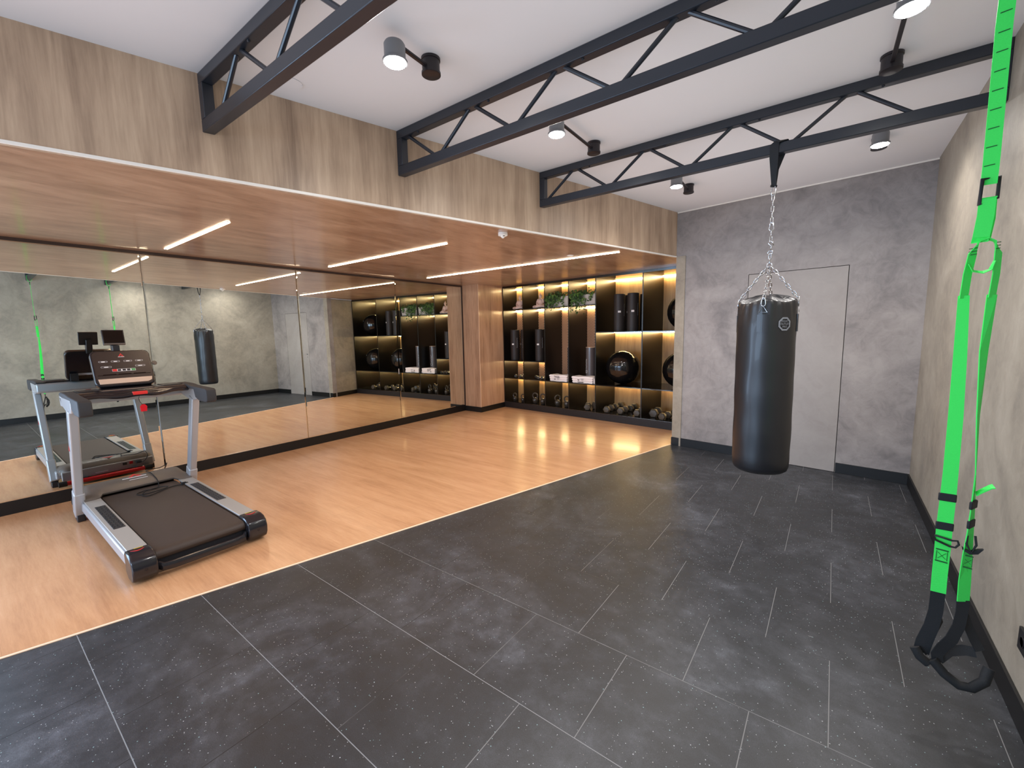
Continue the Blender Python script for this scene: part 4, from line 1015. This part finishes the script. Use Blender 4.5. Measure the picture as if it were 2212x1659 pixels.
# console
c0, c1 = Vector((.790, YC, 1.118)), Vector((.655, YC, 1.425)); up = (c1-c0).normalized(); Yv = Vector((0, 1, 0)); nr = Yv.cross(up).normalized()
if nr.x < 0: nr = -nr
HC = (c1-c0).length; cc = (c0+c1)/2
def onc(a, b_, h=0): return cc+Yv*a+up*b_+nr*h
def rr(w, h, r, n=6, wt=None):
    wt = wt or w; o = []
    for cx, cy, a0 in ((w-r, -h+r, -PI/2), (wt-r, h-r, 0), (-wt+r, h-r, PI/2), (-w+r, -h+r, PI)):
        for k in range(n+1): a = a0+PI/2*k/n; o.append((cx+r*math.cos(a), cy+r*math.sin(a)))
    return o
cs = B_().prism(rr(.200, HC/2, .045), lambda a, b_, h: onc(a, b_, h), -.055, 0).build('console_shell', M['tm_gloss'], tm, smooth=True, bevel=.010, bseg=3, angle=.8)
B_().prism(rr(.188, HC/2-.012, .040), lambda a, b_, h: onc(a, b_, h), 0, .0025).build('console_face', M['console'], cs)
B_().prism([(-.178, -.155), (-.150, -.155), (.150, -.155), (.178, -.140), (.184, -.108), (-.184, -.108), (-.180, -.135)], lambda a, b_, h: onc(a*.98, b_+.010, h), .0025, .007).build('tablet_ledge', M['tray'], cs, bevel=.002)
m = B_()
for a, b_, w in ((-.125, .062, .028), (-.045, .062, .028), (.038, .062, .028), (.115, .062, .026), (-.112, .012, .034), (.115, .012, .034)):
    lo = [onc(a+x, b_+z, .0032) for x, z in rr(w, .0055, .004, 3)]; m.tube(lo, .0009, 5, closed=True); m.obox(onc(a, b_-.001, .003), Yv, up, nr, w*.4, .0035, .0006)
m.build('display_windows', M['white_print'], cs)
m = B_(); m.obox(onc(.0, -.022, .0032), Yv, up, nr, .078, .0115, .0010); m.build('key_strip', M['white_print'], cs, bevel=.003)
B_().obox(onc(-.062, -.022, .0045), Yv, up, nr, .015, .0105, .0008).build('stop_key', M['red_lbl'], cs)
B_().obox(onc(.062, -.022, .0045), Yv, up, nr, .013, .0085, .0008).build('start_key', M['green_key'], cs)
m = B_()
for a in (-.032, 0, .030): m.obox(onc(a, -.022, .0045), Yv, up, nr, .011, .0085, .0008)
m.build('middle_keys', M['tm_black'], cs)
m = B_()
for a in (-.10, .0, .10): m.obox(onc(a, -.060, .0035), Yv, up, nr, .042, .0035, .0012)
m.obox(onc(0, -.064, .003), Yv, up, nr, .175, .002, .0012)
m.build('speaker_slots', M['screen'], cs)
tri_logo('red_logo', cs, onc(.0, .118, .003), Yv, up, .020, off)
B_().obox(onc(0, .103, .0032), Yv, up, nr, .021, .0022, .0006).build('white_line', M['white_print'], cs)
B_().obox(onc(-.05, -.10, -.056), Yv, up, nr, .07, .012, .0008).build('white_sticker', M['white_print'], cs)
B_().lathe([(.0, .008), (.018, .006), (.021, 0), (.018, -.006), (0, -.008)], onc(.222, .035, -.01), nr, 20).build('fan_knob', M['hood'], cs, smooth=True)
for y in (-.14, .14): B_().box(.68, .755, YC+y-.03, YC+y+.03, 1.09, 1.17).build('console_foot', BK, tm)
# tablet holder
s0, s1 = Vector((.585, YC-.015, 1.470)), Vector((.550, YC-.015, 1.605)); up2 = (s1-s0).normalized(); n2 = Yv.cross(up2).normalized()
if n2.x < 0: n2 = -n2
sc_ = (s0+s1)/2
sb = B_().obox(sc_, Yv, up2, n2, .074, .068, .013).build('display_box', M['tm_black'], tm, bevel=.003)
B_().obox(sc_+n2*.0135+up2*.004, Yv, up2, n2, .066, .056, .0008).build('screen', M['screen'], sb)
B_().obox(sc_+n2*.016-up2*.063, Yv, up2, n2, .072, .006, .004).build('lower_lip', M['hood'], sb)
B_().obox(sc_-n2*.03-up2*.06, Yv, up2, n2, .024, .055, .016).build('neck', M['tm_black'], tm, bevel=.004)
B_().obox((.600, YC-.015, 1.425), Yv, (0, 0, 1), (1, 0, 0), .024, .045, .03).build('neck', M['tm_black'], tm, bevel=.004)
# side logos on the near upright
tri_logo('red_logo', tm, (.925, YC-.4255, .66), (1, 0, 0), (0, 0, 1), .030, off)
# power cord
cd = [(.395, 1.165, .158), (.34, 1.19, .17), (.33, 1.225, .225), (.375, 1.222, .262), (.42, 1.21, .265), (.44, 1.15, .245), (.45, 1.08, .250), (.47, 1.035, .2455), (.56, 1.045, .2495), (.66, 1.05, .236), (.76, 1.052, .210), (.84, 1.04, .1765), (.90, 1.0, .1735), (.885, .93, .1735), (.93, .868, .1735), (.985, .872, .1735), (1.0, .93, .1735), (.985, 1.0, .1735), (.965, 1.06, .1735), (.935, 1.08, .178), (.90, 1.02, .1775), (.93, .93, .1775), (1.01, .885, .1735), (1.075, .905, .1735), (1.06, .96, .1735), (1.0, 1.04, .1735), (.965, 1.11, .1735), (.975, 1.175, .1735)]
def smooth_pts(p, n=4):
    out = []; p = [Vector(q) for q in p]
    for i in range(len(p)-1):
        a, b_, c_, d_3 = p[max(i-1, 0)], p[i], p[i+1], p[min(i+2, len(p)-1)]
        for k in range(n):
            t = k/n; out.append(.5*((2*b_)+(c_-a)*t+(2*a-5*b_+4*c_-d_3)*t*t+(-a+3*b_-3*c_+d_3)*t**3))
    out.append(p[-1]); return out
B_().tube(smooth_pts(cd), .0035, 8).build('power_cord', M['foam'], tm, smooth=True)
B_().obox((.98, 1.192, .181), (0, 1, 0), (1, 0, 0), (0, 0, 1), .018, .012, .0105).cyl((.975, 1.208, .184), (.975, 1.224, .184), .0022, 8).cyl((.988, 1.208, .184), (.988, 1.224, .184), .0022, 8).build('mains_plug', M['foam'], tm, bevel=.003)

# ============================================================ LIGHT
w = bpy.data.worlds.new('World'); scn.world = w; w.use_nodes = True
bg = w.node_tree.nodes['Background']; bg.inputs[0].default_value = (.68, .78, 1, 1); bg.inputs[1].default_value = 1.0
al = bpy.data.lights.new('daylight', 'AREA'); al.shape = 'RECTANGLE'; al.size = WX1-WX0-.1; al.size_y = WZ1-.1; al.energy = 170; al.color = (.50, .72, 1)
ao = bpy.data.objects.new('daylight', al); COL.objects.link(ao); ao.location = ((WX0+WX1)/2, Y0-.75, WZ1/2+.55); ao.rotation_euler = (-PI/2, 0, PI)
ao.rotation_euler = Vector((.12, 1, -.42)).to_track_quat('-Z', 'Z').to_euler()

al2 = bpy.data.lights.new('daylight_side', 'AREA'); al2.shape = 'RECTANGLE'; al2.size = 2.75; al2.size_y = 2.2; al2.energy = 140; al2.color = (.50, .72, 1)
ao2 = bpy.data.objects.new('daylight_side', al2); COL.objects.link(ao2); ao2.location = (-.85, -1.86, 1.45)
ao2.rotation_euler = Vector((1, .12, -.30)).to_track_quat('-Z', 'Z').to_euler()

# ============================================================ CAMERA
f_, yaw, pit, rol = 918.0656, -.6481, -.1211, -.0195
cy, sy = math.cos(yaw), math.sin(yaw)
fwd = Vector((sy*math.cos(pit), cy*math.cos(pit), math.sin(pit))); rgt = Vector((cy, -sy, 0)); upv = rgt.cross(fwd)
r2 = rgt*math.cos(rol)+upv*math.sin(rol); u2 = -rgt*math.sin(rol)+upv*math.cos(rol)
cam = bpy.data.cameras.new('Camera'); cam.sensor_fit = 'HORIZONTAL'; cam.sensor_width = 36; cam.lens = f_/2212*36; cam.clip_start = .01
co = bpy.data.objects.new('Camera', cam); COL.objects.link(co)
co.matrix_world = frame((5.7339, 0, 1.51554), r2, u2, -fwd)
scn.camera = co
scn.view_settings.view_transform = 'Standard'; scn.view_settings.look = 'None'; scn.view_settings.gamma = 1
scn.view_settings.exposure = 0.5; scn.view_settings.use_curve_mapping = False
scn.cycles.use_denoising = True; scn.cycles.max_bounces = 10; scn.cycles.diffuse_bounces = 5; scn.cycles.glossy_bounces = 6
scn.cycles.sample_clamp_indirect = 6; scn.cycles.caustics_reflective = False; scn.cycles.caustics_refractive = False

# sourceless ambient fill in the world colour, added to brighten the ceiling
scn.cycles.use_fast_gi = True; scn.cycles.fast_gi_method = 'ADD'; scn.cycles.ao_bounces = 1; scn.cycles.ao_bounces_render = 1
w.light_settings.ao_factor = .44; w.light_settings.distance = 1.6
